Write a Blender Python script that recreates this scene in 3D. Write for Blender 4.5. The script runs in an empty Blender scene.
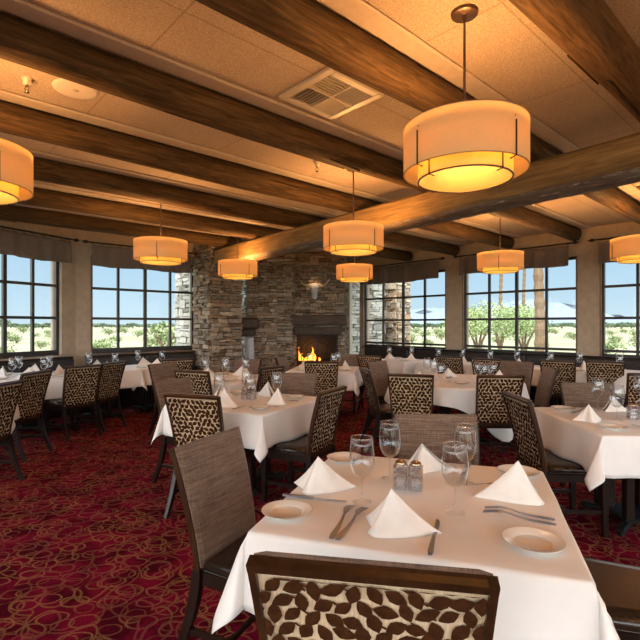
import bpy, math, random
from mathutils import Vector, Matrix
random.seed(7)
PI = math.pi; sin = math.sin; cos = math.cos; R = math.radians
S = bpy.context.scene; COL = S.collection
H = 1.45; F = 475.0; HY = 325.0           # eye height, focal length in pixels, horizon row
CEIL = H + 1.73
UD = Vector((sin(R(47.5)), cos(R(47.5)), 0)); VD = Vector((-cos(R(47.5)), sin(R(47.5)), 0))
UANG = 42.5                                # world angle of the log direction

def UV(u, v, z=0.0): return UD * u + VD * v + Vector((0, 0, z))
def P(px, py, h):
    d = (H - h) * F / (py - HY)
    return Vector(((px - 320) / F * d, d, h))
def V(*a): return Vector(a)

# ------------------------------------------------------------------ mesh building
class MB:
    def __init__(s): s.v = []; s.f = []; s.m = []; s.sm = []; s.col = []
    def add(s, vs, fs, mi=0, smooth=False, M=None, col=None):
        o = len(s.v)
        for p in vs: s.v.append((M @ Vector(p)) if M else Vector(p))
        for f in fs:
            s.f.append([o + i for i in f]); s.m.append(mi); s.sm.append(smooth); s.col.append(col)
        return s
    def box(s, c, d, mi=0, M=None, bev=0.0, col=None):
        x, y, z = d[0] / 2, d[1] / 2, d[2] / 2; c = Vector(c)
        if bev <= 0:
            vs = [c + Vector((a * x, b * y, e * z)) for e in (-1, 1) for b in (-1, 1) for a in (-1, 1)]
            fs = [(0, 2, 3, 1), (4, 5, 7, 6), (0, 1, 5, 4), (2, 6, 7, 3), (0, 4, 6, 2), (1, 3, 7, 5)]
            return s.add(vs, fs, mi, False, M, col)
        b = min(bev, x * .95, y * .95, z * .95)
        vs = []; idx = {}
        for a in (-1, 1):
            for q in (-1, 1):
                for e in (-1, 1):
                    for k in range(3):
                        p = [a * (x - b), q * (y - b), e * (z - b)]
                        p[k] = (a * x, q * y, e * z)[k]
                        idx[(a, q, e, k)] = len(vs); vs.append(c + Vector(p))
        fs = []
        def quad(l):
            n = (vs[l[1]] - vs[l[0]]).cross(vs[l[2]] - vs[l[0]])
            cc = sum((vs[i] for i in l), Vector()) / len(l) - c
            fs.append(l if n.dot(cc) > 0 else l[::-1])
        for k in range(3):
            o = [i for i in range(3) if i != k]
            for sg in (-1, 1):
                l = []
                for (a, q) in ((-1, -1), (1, -1), (1, 1), (-1, 1)):
                    t = [0, 0, 0]; t[k] = sg; t[o[0]] = a; t[o[1]] = q; l.append(idx[(t[0], t[1], t[2], k)])
                quad(l)
        for k in range(3):
            o = [i for i in range(3) if i != k]
            for a in (-1, 1):
                for q in (-1, 1):
                    l = []
                    for (sg, kk) in ((-1, o[0]), (1, o[0]), (1, o[1]), (-1, o[1])):
                        t = [0, 0, 0]; t[k] = sg; t[o[0]] = a; t[o[1]] = q; l.append(idx[(t[0], t[1], t[2], kk)])
                    quad(l)
        for a in (-1, 1):
            for q in (-1, 1):
                for e in (-1, 1): quad([idx[(a, q, e, 0)], idx[(a, q, e, 1)], idx[(a, q, e, 2)]])
        return s.add(vs, fs, mi, False, M, col)
    def loft(s, rings, mi=0, smooth=True, cap=True, closed=True, M=None, col=None):
        n = len(rings[0]); vs = [p for r in rings for p in r]; fs = []
        for i in range(len(rings) - 1):
            for j in range(n if closed else n - 1):
                k = (j + 1) % n
                fs.append((i * n + j, i * n + k, (i + 1) * n + k, (i + 1) * n + j))
        s.add(vs, fs, mi, smooth, M, col)
        if cap:
            s.add(rings[0], [list(range(n))[::-1]], mi, False, M, col)
            s.add(rings[-1], [list(range(n))], mi, False, M, col)
        return s
    def tube(s, pts, rad, n=8, mi=0, smooth=True, cap=True, M=None, sq=None, col=None):
        pts = [Vector(p) for p in pts]; rings = []
        for i, p in enumerate(pts):
            t = (pts[min(i + 1, len(pts) - 1)] - pts[max(i - 1, 0)]).normalized()
            a = Vector((0, 1, 0)) if abs(t.y) < .9 else Vector((1, 0, 0))
            b = t.cross(a).normalized(); a = b.cross(t).normalized()
            r = rad[i] if isinstance(rad, (list, tuple)) else rad
            if sq:
                w, h = sq[0] / 2, sq[1] / 2
                w *= (r if isinstance(rad, (list, tuple)) else 1); h *= (r if isinstance(rad, (list, tuple)) else 1)
                rings.append([p + a * w + b * h, p - a * w + b * h, p - a * w - b * h, p + a * w - b * h])
            else:
                rings.append([p + (a * cos(2 * PI * k / n) + b * sin(2 * PI * k / n)) * r for k in range(n)])
        return s.loft(rings, mi, smooth and not sq, cap, True, M, col)
    def lathe(s, prof, n=24, mi=0, M=None, cap=False, smooth=True, c=(0, 0, 0)):
        c = Vector(c)
        rings = [[c + Vector((r * cos(2 * PI * k / n), r * sin(2 * PI * k / n), z)) for k in range(n)] for r, z in prof]
        return s.loft(rings, mi, smooth, cap, True, M)
    def build(s, name, mats, parent=None, loc=None, rz=0, **kw):
        me = bpy.data.meshes.new(name)
        me.from_pydata([tuple(p) for p in s.v], [], s.f)
        if not isinstance(mats, (list, tuple)): mats = [mats]
        for m in mats: me.materials.append(m)
        me.polygons.foreach_set('material_index', s.m)
        me.polygons.foreach_set('use_smooth', s.sm)
        if any(c is not None for c in s.col):
            at = me.attributes.new('tint', 'FLOAT', 'FACE')
            at.data.foreach_set('value', [c if c is not None else .5 for c in s.col])
        me.update()
        o = bpy.data.objects.new(name, me); COL.objects.link(o)
        if parent: o.parent = parent
        if loc is not None: o.location = loc
        o.rotation_euler.z = rz
        for k, w in kw.items(): o[k] = w
        return o

def thing(name, label, cat, loc=(0, 0, 0), rz=0, group=None):
    o = bpy.data.objects.new(name, None); COL.objects.link(o); o.empty_display_size = .1
    o.location = loc; o.rotation_euler.z = rz; o['label'] = label; o['category'] = cat
    if group: o['group'] = group
    return o
def tag(o, label, cat, group=None, kind=None):
    o['label'] = label; o['category'] = cat
    if group: o['group'] = group
    if kind: o['kind'] = kind
    return o
def kids(o): return [c for c in bpy.data.objects if c.parent == o]
def dup(o, loc, rz, label=None, group=None, scale=None):
    r = o.copy(); COL.objects.link(r); r.location = loc; r.rotation_euler.z = rz
    if label: r['label'] = label
    if group: r['group'] = group
    r.scale = (scale or 1.0,) * 3
    for ch in KIDS.get(o.name, []):
        c = ch.copy(); COL.objects.link(c); c.parent = r
        for g in KIDS.get(ch.name, []):
            d = g.copy(); COL.objects.link(d); d.parent = c
    return r
KIDS = {}
def remember(o):
    KIDS[o.name] = kids(o)
    for c in KIDS[o.name]: KIDS[c.name] = kids(c)
    return o
def Tr(loc, rz=0, ry=0, rx=0, s=1):
    return Matrix.Translation(loc) @ Matrix.Rotation(rz, 4, 'Z') @ Matrix.Rotation(ry, 4, 'Y') @ Matrix.Rotation(rx, 4, 'X') @ Matrix.Scale(s, 4)

# ------------------------------------------------------------------ materials
def mat(name):
    m = bpy.data.materials.new(name); m.use_nodes = True
    nt = m.node_tree; nt.nodes.clear(); out = nt.nodes.new('ShaderNodeOutputMaterial')
    return m, nt, out
def N(nt, t, **kw):
    n = nt.nodes.new(t)
    for k, v in kw.items():
        if k.startswith('i_'): n.inputs[k[2:].replace('_', ' ')].default_value = v
        else: setattr(n, k, v)
    return n
def ramp(nt, fac, stops, interp='LINEAR'):
    r = nt.nodes.new('ShaderNodeValToRGB'); r.color_ramp.interpolation = interp
    e = r.color_ramp.elements
    while len(e) < len(stops): e.new(.5)
    for i, (p, c) in enumerate(stops):
        e[i].position = p; e[i].color = (c[0], c[1], c[2], 1) if not isinstance(c, (int, float)) else (c, c, c, 1)
    nt.links.new(fac, r.inputs[0]); return r.outputs[0]
def principled(nt, out, col=None, rough=.5, metal=0, spec=.5, bump=None, bstr=.2, bdist=.01, **kw):
    p = nt.nodes.new('ShaderNodeBsdfPrincipled')
    if col is not None:
        if isinstance(col, (tuple, list)): p.inputs['Base Color'].default_value = (*col[:3], 1)
        else: nt.links.new(col, p.inputs['Base Color'])
    if isinstance(rough, (int, float)): p.inputs['Roughness'].default_value = rough
    else: nt.links.new(rough, p.inputs['Roughness'])
    p.inputs['Metallic'].default_value = metal; p.inputs['Specular IOR Level'].default_value = spec
    for k, v in kw.items(): p.inputs[k.replace('_', ' ')].default_value = v
    if bump is not None:
        b = nt.nodes.new('ShaderNodeBump'); b.inputs['Strength'].default_value = bstr; b.inputs['Distance'].default_value = bdist
        nt.links.new(bump, b.inputs['Height']); nt.links.new(b.outputs[0], p.inputs['Normal'])
    nt.links.new(p.outputs[0], out.inputs[0]); return p
def coords(nt, scale=(1, 1, 1), rot=(0, 0, 0), kind='Object'):
    tc = nt.nodes.new('ShaderNodeTexCoord'); mp = nt.nodes.new('ShaderNodeMapping')
    mp.inputs['Scale'].default_value = scale; mp.inputs['Rotation'].default_value = rot
    nt.links.new(tc.outputs[kind], mp.inputs[0]); return mp.outputs[0]
def noise(nt, vec, scale, detail=3, rough=.55, dist=0):
    n = nt.nodes.new('ShaderNodeTexNoise'); n.inputs['Scale'].default_value = scale; n.inputs['Detail'].default_value = detail
    n.inputs['Roughness'].default_value = rough; n.inputs['Distortion'].default_value = dist
    nt.links.new(vec, n.inputs['Vector']); return n.outputs['Fac']
def mathn(nt, op, a, b=None, clamp=False):
    n = nt.nodes.new('ShaderNodeMath'); n.operation = op; n.use_clamp = clamp
    for i, x in enumerate((a, b)):
        if x is None: continue
        if isinstance(x, (int, float)): n.inputs[i].default_value = x
        else: nt.links.new(x, n.inputs[i])
    return n.outputs[0]
def mix(nt, fac, a, b, bt='MIX'):
    n = nt.nodes.new('ShaderNodeMixRGB'); n.blend_type = bt
    for i, x in enumerate((fac, a, b)):
        if isinstance(x, (int, float)): n.inputs[i].default_value = x
        elif isinstance(x, (tuple, list)): n.inputs[i].default_value = (*x[:3], 1)
        else: nt.links.new(x, n.inputs[i])
    return n.outputs[0]
def plain(name, col, rough=.5, metal=0, spec=.5, nscale=None, namp=.15, bstr=0, **kw):
    m, nt, out = mat(name)
    if nscale:
        f = noise(nt, coords(nt), nscale, 3)
        c = ramp(nt, f, [(.3, [x * (1 - namp) for x in col]), (.7, [min(1, x * (1 + namp)) for x in col])])
        principled(nt, out, c, rough, metal, spec, f if bstr else None, bstr, .005, **kw)
    else: principled(nt, out, col, rough, metal, spec, **kw)
    return m
def wood(name, dark, light, scale=1.0, stretch=(1, 12, 12), rough=.55, bstr=.4, pale=None, spec=.4):
    m, nt, out = mat(name)
    v = coords(nt, stretch)
    f = noise(nt, v, 2.2 * scale, 6, .65, .8); f2 = noise(nt, coords(nt, (stretch[0] * .5, stretch[1] * .25, stretch[2] * .25)), 2.0 * scale, 3)
    c = ramp(nt, f, [(.28, dark), (.52, [(a + b) / 2 for a, b in zip(dark, light)]), (.75, light)])
    c = mix(nt, .55, c, ramp(nt, f2, [(.3, (.45, .42, .4)), (.7, (1.15, 1.1, 1.05))]), 'MULTIPLY')
    if pale:
        c = mix(nt, ramp(nt, noise(nt, coords(nt, (1.5, 9, 9)), 3.1, 5, .7), [(.55, 0.0), (.68, 1.0)]), c, pale)
    principled(nt, out, c, rough, 0, spec, f, bstr, .01)
    return m
def fabric_woven(name, dark, light, sx=6, sz=160):
    m, nt, out = mat(name)
    v = coords(nt, (30, sx * 1.0, sz))
    f = noise(nt, v, 1.3, 4, .7)
    f2 = noise(nt, coords(nt, (50, 260, 14)), 1.0, 2)
    h = mathn(nt, 'ADD', mathn(nt, 'MULTIPLY', f, .7), mathn(nt, 'MULTIPLY', f2, .3))
    c = ramp(nt, h, [(.35, dark), (.5, [(a + b) / 2 for a, b in zip(dark, light)]), (.66, light)])
    principled(nt, out, c, .75, 0, .25, h, .5, .004, Sheen_Weight=.3)
    return m
def thin_glass(name, tint=(1, 1, 1), base=.04, edge=.75, gloss=(1, 1, 1)):
    m, nt, out = mat(name)
    tr = N(nt, 'ShaderNodeBsdfTransparent'); tr.inputs[0].default_value = (*tint, 1)
    gl = N(nt, 'ShaderNodeBsdfGlossy'); gl.inputs['Roughness'].default_value = .03; gl.inputs[0].default_value = (*gloss, 1)
    lw = N(nt, 'ShaderNodeLayerWeight'); lw.inputs[0].default_value = .35
    f = mathn(nt, 'ADD', mathn(nt, 'MULTIPLY', mathn(nt, 'POWER', lw.outputs['Facing'], 2.2), edge), base, True)
    mx = N(nt, 'ShaderNodeMixShader'); nt.links.new(f, mx.inputs[0]); nt.links.new(tr.outputs[0], mx.inputs[1]); nt.links.new(gl.outputs[0], mx.inputs[2])
    nt.links.new(mx.outputs[0], out.inputs[0]); return m
def emis(name, col, s, mixcol=None):
    m, nt, out = mat(name); e = N(nt, 'ShaderNodeEmission'); e.inputs[0].default_value = (*col, 1); e.inputs[1].default_value = s
    nt.links.new(e.outputs[0], out.inputs[0]); return m

M = {}
# carpet: red ground with overlapping gold rings
def carpet():
    m, nt, out = mat('carpet')
    lines = None
    for i, (sc, r, rot, st, w, rnd) in enumerate(((5.2, .36, .3, (1, 1.45, 1), .030, .75), (4.1, .42, 1.3, (1.35, 1, 1), .026, .9), (6.6, .33, 2.2, (1, 1.2, 1), .034, .8), (2.6, .45, .8, (1, 1.3, 1), .016, .9))):
        v = coords(nt, (st[0] * sc, st[1] * sc, 1), (0, 0, rot))
        nz = nt.nodes.new('ShaderNodeTexNoise'); nz.inputs['Scale'].default_value = .9; nt.links.new(v, nz.inputs['Vector'])
        va = nt.nodes.new('ShaderNodeVectorMath'); va.operation = 'MULTIPLY_ADD'; va.inputs[1].default_value = (.35, .35, 0)
        nt.links.new(nz.outputs['Color'], va.inputs[0]); nt.links.new(v, va.inputs[2])
        vo = nt.nodes.new('ShaderNodeTexVoronoi'); vo.voronoi_dimensions = '2D'; vo.inputs['Scale'].default_value = 1; vo.inputs['Randomness'].default_value = rnd
        nt.links.new(va.outputs[0], vo.inputs['Vector'])
        d = mathn(nt, 'ABSOLUTE', mathn(nt, 'SUBTRACT', vo.outputs['Distance'], r))
        l = mathn(nt, 'SUBTRACT', 1.0, mathn(nt, 'DIVIDE', d, w * 1.5), True)
        l = mathn(nt, 'MULTIPLY', l, (1.0, .8, .6, .7)[i], True)
        lines = l if lines is None else mathn(nt, 'MAXIMUM', lines, l)
    sp = noise(nt, coords(nt), 160, 2); bl = noise(nt, coords(nt), 4.5, 4, .6)
    base = mix(nt, ramp(nt, bl, [(.42, 0.0), (.58, 1.0)]), (.062, .003, .011), (.165, .006, .027))
    gold = mix(nt, ramp(nt, noise(nt, coords(nt), 3.0, 2), [(.42, 0.0), (.58, 1.0)]), (.33, .20, .08), (.24, .11, .07))
    c = mix(nt, mathn(nt, 'MULTIPLY', lines, .78), base, gold)
    c = mix(nt, .6, c, ramp(nt, sp, [(.35, (.4, .4, .4)), (.65, (1.5, 1.5, 1.5))]), 'MULTIPLY')
    principled(nt, out, c, 1.0, 0, .02, sp, .5, .004)
    return m
M['carpet'] = carpet()
def ceiling_mat():
    m, nt, out = mat('acoustic_ceiling')
    v = coords(nt, (1, 1, 1), (0, 0, -R(UANG)))
    n1 = noise(nt, v, 90, 3, .7); n2 = noise(nt, v, 1.5, 3)
    b = nt.nodes.new('ShaderNodeTexBrick'); b.inputs['Scale'].default_value = 1; b.inputs['Mortar Size'].default_value = .006
    b.inputs['Brick Width'].default_value = 1.22; b.inputs['Row Height'].default_value = .61; b.offset = 0
    b.inputs['Color1'].default_value = b.inputs['Color2'].default_value = (1, 1, 1, 1); b.inputs['Mortar'].default_value = (.72, .70, .68, 1)
    nt.links.new(v, b.inputs['Vector'])
    c = ramp(nt, n1, [(.3, (.31, .245, .19)), (.7, (.56, .475, .38))])
    c = mix(nt, .5, c, ramp(nt, n2, [(.3, (.85, .85, .85)), (.7, (1.1, 1.1, 1.1))]), 'MULTIPLY')
    c = mix(nt, 1.0, c, b.outputs['Color'], 'MULTIPLY')
    principled(nt, out, c, .95, 0, .1, n1, .8, .01); return m
M['ceiling'] = ceiling_mat()
M['plaster_strip'] = plain('smooth_plaster', (.42, .36, .30), .8, nscale=20, namp=.06)
M['plaster'] = plain('tan_plaster', (.44, .35, .25), .85, nscale=9, namp=.1, bstr=.1)
M['log'] = wood('log_wood', (.024, .014, .007), (.15, .094, .044), 1.0, (1.3, 17, 17), .7, .9, spec=.12)
M['girder'] = wood('hewn_timber', (.13, .075, .026), (.36, .235, .095), 1.0, (1.0, 15, 15), .65, .5, spec=.2)
M['girder_bark'] = wood('weathered_timber', (.09, .06, .04), (.27, .21, .15), 1.2, (1.2, 9, 9), .75, 1.0, pale=(.42, .38, .33))
M['darkwood'] = wood('dark_walnut', (.008, .004, .003), (.022, .012, .008), 2, (8, 8, 1.2), .3, .1, spec=.3)
M['chairframe'] = wood('chair_frame_wood', (.016, .007, .003), (.058, .024, .009), 2, (6, 6, 1.5), .3, .1, spec=.4)
M['leather'] = plain('dark_brown_leather', (.022, .013, .009), .25, nscale=40, namp=.25, bstr=.12)
M['banquette'] = plain('banquette_leather', (.028, .018, .013), .4, nscale=30, namp=.2, bstr=.1)
M['woven'] = fabric_woven('woven_taupe', (.050, .026, .015), (.245, .165, .115))
M['cream'] = fabric_woven('cream_ground', (.42, .31, .19), (.63, .49, .32), 140, 6)
M['leaf'] = plain('brown_velvet', (.042, .014, .004), .9, spec=.1, nscale=60, namp=.3)
M['seam'] = plain('chair_piping', (.10, .05, .025), .5)
def cloth_mat():
    m, nt, out = mat('tablecloth_linen')
    f = noise(nt, coords(nt), 5, 3); g = noise(nt, coords(nt, (1, 1, 1)), 260, 2)
    c = ramp(nt, f, [(.3, (.80, .79, .765)), (.7, (.87, .86, .84))])
    principled(nt, out, c, .7, 0, .2, mathn(nt, 'ADD', mathn(nt, 'MULTIPLY', g, .05), f), .25, .012, Sheen_Weight=.2); return m
M['cloth'] = cloth_mat()
M['napkin'] = plain('napkin_linen', (.87, .85, .80), .75, nscale=30, namp=.04)
M['china'] = plain('ivory_china', (.80, .77, .70), .15, spec=.6)
M['steel'] = plain('stainless_steel', (.36, .40, .48), .36, 1)
M['brass'] = plain('pewter_cap', (.50, .40, .28), .25, 1)
M['glass'] = thin_glass('clear_glass', (.95, .96, .97), .045, 1.0)
M['cutglass'] = thin_glass('cut_glass', (.90, .90, .92), .28, .9)
M['salt'] = plain('salt', (.8, .8, .78), .8, nscale=200, namp=.1)
M['pane'] = thin_glass('window_glass', (.97, .99, .99), .01, .35)
M['winframe'] = plain('bronze_window_frame', (.035, .026, .02), .4, nscale=12, namp=.2)
M['jamb'] = plain('window_jamb_wood', (.20, .125, .07), .6, nscale=8, namp=.2)
M['iron'] = plain('black_iron', (.015, .014, .014), .45, .6)
M['rodmetal'] = plain('curtain_rod_iron', (.03, .022, .018), .4, .5)
M['valance'] = fabric_woven('taupe_valance', (.15, .11, .085), (.26, .20, .155), 60, 60)
M['mantel'] = wood('mantel_oak', (.035, .02, .012), (.12, .075, .045), 1.5, (2, 9, 9), .6, .5)
M['skull'] = plain('bone', (.55, .56, .60), .7, nscale=20, namp=.2)
M['horn'] = plain('horn', (.75, .62, .42), .45, nscale=12, namp=.25)
M['charred'] = wood('charred_log', (.01, .007, .005), (.07, .04, .02), 2, (3, 9, 9), .9, .6)
M['firebrick'] = plain('sooty_firebrick', (.03, .022, .017), .9, nscale=14, namp=.4)
M['flame'] = emis('flame', (1, .27, .025), 3.0)
M['ember'] = emis('ember', (1, .22, .02), 3.0)
M['smoke_white'] = plain('ivory_plastic', (.62, .56, .48), .5)
M['vent'] = plain('vent_enamel', (.42, .38, .32), .45, nscale=10, namp=.05)
M['ventdark'] = plain('vent_shadow', (.06, .045, .03), .8)
M['canopy'] = plain('bronze_canopy', (.16, .11, .09), .35, .8)
def stone_mat(name, cols, br=1.0):
    m, nt, out = mat(name)
    a = nt.nodes.new('ShaderNodeAttribute'); a.attribute_name = 'tint'
    n1 = noise(nt, coords(nt), 18, 5, .65); n2 = noise(nt, coords(nt), 70, 3)
    c = ramp(nt, a.outputs['Fac'], [(i / (len(cols) - 1), [x * br for x in cc]) for i, cc in enumerate(cols)])
    c = mix(nt, .75, c, ramp(nt, n1, [(.3, (.42, .40, .37)), (.7, (1.35, 1.3, 1.2))]), 'MULTIPLY')
    principled(nt, out, c, .85, 0, .25, mathn(nt, 'ADD', n1, mathn(nt, 'MULTIPLY', n2, .3)), .8, .02); return m
SC = [(.13, .085, .05), (.30, .22, .15), (.20, .17, .14), (.40, .32, .24), (.24, .15, .09), (.34, .30, .25), (.17, .13, .10), (.47, .40, .31)]
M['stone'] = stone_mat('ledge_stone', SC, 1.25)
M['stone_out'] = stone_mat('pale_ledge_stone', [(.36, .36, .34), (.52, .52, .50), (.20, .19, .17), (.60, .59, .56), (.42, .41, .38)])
M['mortar'] = plain('dark_mortar', (.035, .028, .022), .95)  # dark joint colour behind the stones
M['hearth'] = plain('hearth_flagstone', (.20, .17, .14), .8, nscale=6, namp=.25, bstr=.3)
def shade_mat(name, col, em, es, mixf=.5):
    m, nt, out = mat(name)
    f = noise(nt, coords(nt, (60, 60, 300)), 1.0, 2)
    c = ramp(nt, f, [(.3, [x * .92 for x in col]), (.7, col)])
    d = N(nt, 'ShaderNodeBsdfDiffuse'); t = N(nt, 'ShaderNodeBsdfTranslucent'); nt.links.new(c, d.inputs[0]); nt.links.new(c, t.inputs[0])
    mx = N(nt, 'ShaderNodeMixShader'); mx.inputs[0].default_value = mixf; nt.links.new(d.outputs[0], mx.inputs[1]); nt.links.new(t.outputs[0], mx.inputs[2])
    e = N(nt, 'ShaderNodeEmission'); e.inputs[0].default_value = (*em, 1); e.inputs[1].default_value = es
    ad = N(nt, 'ShaderNodeAddShader'); nt.links.new(mx.outputs[0], ad.inputs[0]); nt.links.new(e.outputs[0], ad.inputs[1]); nt.links.new(ad.outputs[0], out.inputs[0])
    return m
M['shade'] = shade_mat('linen_shade', (.80, .63, .38), (1, .47, .11), .11)
M['inner_shade'] = shade_mat('inner_linen_shade', (.85, .62, .28), (1, .45, .05), .22)
def diffuser():
    m, nt, out = mat('glowing_diffuser'); e = N(nt, 'ShaderNodeEmission'); e.inputs[0].default_value = (1, .50, .08, 1); e.inputs[1].default_value = .34
    t = N(nt, 'ShaderNodeBsdfTransparent'); t.inputs[0].default_value = (.44, .45, .46, 1)
    ad = N(nt, 'ShaderNodeAddShader'); nt.links.new(e.outputs[0], ad.inputs[0]); nt.links.new(t.outputs[0], ad.inputs[1]); nt.links.new(ad.outputs[0], out.inputs[0]); return m
M['diffuser'] = diffuser()
M['rimtape'] = plain('shade_binding', (.45, .33, .2), .6)
M['bulb'] = emis('bulb_glow', (1, .72, .35), 5)

# ------------------------------------------------------------------ the setting
def struct(mb, name, m, parent=None, **kw):
    o = mb.build(name, m, parent); o['kind'] = 'structure'
    for k, v in kw.items(): o[k] = v
    return o
def wall_line(p0, p1, z0, z1, thick, openings, name, m, side):
    """wall along p0->p1 (inner face), openings = [(t0,t1,zlo,zhi)], outward = side * left normal"""
    d = (p1 - p0); L = d.length; d.normalize(); n = Vector((-d.y, d.x, 0)) * side
    mb = MB(); ang = math.atan2(d.y, d.x)
    def seg(a, b, za, zb):
        c = p0 + d * ((a + b) / 2) + n * (thick / 2); mb.box((0, 0, 0), (b - a, thick, zb - za), M=Tr((c.x, c.y, (za + zb) / 2), ang))
    t = 0
    for (a, b, lo, hi) in openings:
        if a > t: seg(t, a, z0, z1)
        seg(a, b, z0, lo); seg(a, b, hi, z1); t = b
    seg(t, L, z0, z1)
    struct(mb, name, m)
    return d, n, ang
ROWS = [1.0, 1.57, 2.12]
def make_window(idx, p0, d, n, ang, a, b, lo, hi, cols, low=False, depth=.10):
    ROWS_ = ROWS if cols > 1 else []
    root = bpy.data.objects.new('window_%d' % idx, None); COL.objects.link(root); root['kind'] = 'structure'
    c = p0 + d * ((a + b) / 2) + n * depth; root.location = (c.x, c.y, 0); root.rotation_euler.z = ang
    W = b - a; mb = MB(); fw = .055
    mb.box((0, 0, lo + fw / 2), (W, .07, fw), bev=.005); mb.box((0, 0, hi - fw / 2), (W, .07, fw), bev=.005)
    for s_ in (-1, 1): mb.box((s_ * (W / 2 - fw / 2), 0, (lo + hi) / 2), (fw, .07, hi - lo - .002), bev=.005)
    for k in range(1, cols): mb.box((-W / 2 + W * k / cols, 0, (lo + hi) / 2), (.042 if k != cols // 2 else .055, .05, hi - lo - .02))
    for z in ROWS_:
        if z > lo + .05: mb.box((0, 0, z), (W - .02, .052, .045))
    mb.build('window_frame', M['winframe'], root, kind='structure')
    g = MB(); g.box((0, .004, (lo + hi) / 2), (W - .06, .006, hi - lo - .06)); g.build('window_pane', M['pane'], root, kind='structure')
    j = MB(); j.box((0, -depth / 2 - .01, lo - .0125), (W - .004, depth + .10, .025)); j.build('window_sill', M['jamb'], root, kind='structure')
    j = MB()
    for s_ in (-1, 1): j.box((s_ * (W / 2 - .012), -.07, (lo + hi) / 2), (.02, .07, hi - lo - .004))
    j.build('window_casing', M['jamb'], root, kind='structure')

WB = 9.08; WC = 9.2; LO = .93; HI = 2.70
corner = UV(2.48, WB)
dA = Vector((-.42, -.91, 0)).normalized()
# wall B : runs along +u at v = WB
B0 = UV(2.48, WB); B1 = UV(WC, WB)
opB = [(2.73 - 2.48, 4.79 - 2.48, LO, HI), (5.56 - 2.48, 6.56 - 2.48, .35, HI)]
dB, nB, aB = wall_line(B0, B1, 0, CEIL, .28, opB, 'wall_left', M['plaster'], 1)
make_window(2, B0, dB, nB, aB, *opB[0], 4); make_window(3, B0, dB, nB, aB, *opB[1], 1)
# wall C : runs along -v at u = WC
C0 = UV(WC, WB); C1 = UV(WC, -2.5)
def cx(px):
    k = (px - 320) / F; return WB - (UD.x * WC - k * UD.y * WC) / (-VD.x + k * VD.y)
opC = [(.04, WB - 8.47, .35, HI), (cx(362.5), cx(446), LO - .04, HI), (cx(462), cx(577.5), LO - .04, HI), (cx(599.5), cx(599.5) + 2.2, LO - .04, HI),
       (cx(599.5) + 2.5, cx(599.5) + 4.7, LO - .04, HI)]
dC, nC, aC = wall_line(C0, C1, 0, CEIL, .28, opC, 'wall_right', M['plaster'], 1)
for i, (op, n) in enumerate(zip(opC, (1, 4, 4, 4, 4))): make_window(4 + i, C0, dC, nC, aC, *op, n)
# wall A : from the corner back toward the camera on the left
A1 = corner + dA * 8.2
opA = [(.27, 2.07, LO, HI), (2.5, 4.3, LO, HI), (4.73, 6.5, LO, HI)]
dA_, nA, aA = wall_line(corner, A1, 0, CEIL, .28, opA, 'wall_far_left', M['plaster'], -1)
def winA(idx, op, c):
    # mirrored so that the pane sits outward of the inner face
    make_window(idx, corner, dA_, nA, aA, *op, c)
for i, op in enumerate(opA): winA((1, 9, 10)[i], op, 4)

fl = MB(); fl.add([UV(-6, -6, 0), UV(WC + .2, -6, 0), UV(WC + .2, WB + .2, 0), UV(2.35, WB + .2, 0), A1 + nA * .2, A1 + nA * .2 + V(0, -3.5, 0)], [(0, 1, 2, 3, 4, 5)])
struct(fl, 'floor', M['carpet'])
ce = MB()
pts = [(-6, -6), (WC + .6, -6), (WC + .6, WB + .5), (1.9, WB + .5), (-5.4, 6.4)]
ce.add([UV(u, v, CEIL) for u, v in pts] + [UV(u, v, CEIL + .22) for u, v in pts], [(4, 3, 2, 1, 0), (5, 6, 7, 8, 9)] + [(i, (i + 1) % 5, 5 + (i + 1) % 5, 5 + i) for i in range(5)])
struct(ce, 'ceiling', M['ceiling'])

# ceiling logs
def make_log(c, u0, u1, r, seed, label):
    rnd = random.Random(seed); L = u1 - u0; n = 20; rings = []
    ph = rnd.uniform(0, 6)
    for i in range(n + 1):
        x = L * i / n; rr = r * (1 + .05 * sin(x * 1.7 + ph) + rnd.uniform(-.02, .02)) * (1.0 - .06 * i / n)
        oy = .018 * sin(x * .9 + ph); ring = []
        for k in range(18):
            a = 2 * PI * k / 18; q = rr * (1 + .025 * sin(3 * a + ph) + rnd.uniform(-.008, .008))
            ring.append(V(x, oy + q * cos(a), q * sin(a)))
        rings.append(ring)
    e0 = [V(-.02, p.y * .86, p.z * .86) for p in rings[0]]; e1 = [V(L + .02, p.y * .86, p.z * .86) for p in rings[-1]]
    mb = MB().loft([e0] + rings + [e1])
    for _ in range(5):   # long drying checks as thin ridges of torn grain
        x = rnd.uniform(.5, L - 1.5); a = rnd.uniform(PI, 2 * PI); ln = rnd.uniform(.4, 1.0)
        mb.tube([(x + ln * t / 4, r * .985 * cos(a + .05 * t), r * .985 * sin(a + .05 * t)) for t in range(5)], .006, 5)
    o = mb.build('ceiling_log', M['log'], None, UV(u0, c, CEIL - r * .93), R(UANG))
    tag(o, label, 'beam', 'round logs across the ceiling'); return o
LOGR = .125
names = {.93: 'dark round ceiling log at the top right corner of the room', 1.94: 'brown ceiling log just left of the front pendant canopy',
         3.16: 'brown ceiling log running past the near side of the far-left vent', 4.38: 'brown ceiling log passing behind the round ceiling speaker',
         5.6: 'dark ceiling log above the left cut-off pendant', 6.82: 'dark ceiling log second from the left window wall', 8.04: 'dark ceiling log closest to the left window wall',
         -.3: 'dark ceiling log beyond the right of the timber girder'}
names[3.16] = 'long brown ceiling log on the far side of the square air vent'
for i, (c, nm) in enumerate(names.items()):
    u0 = -5.0
    if c > 6: u0 = 2.48 - .925 * (WB - c) / .387 + .1
    make_log(c, u0, 9.08 if c < 6.9 else 5.2, LOGR if c != .93 else .135, 11 + i, nm)
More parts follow.
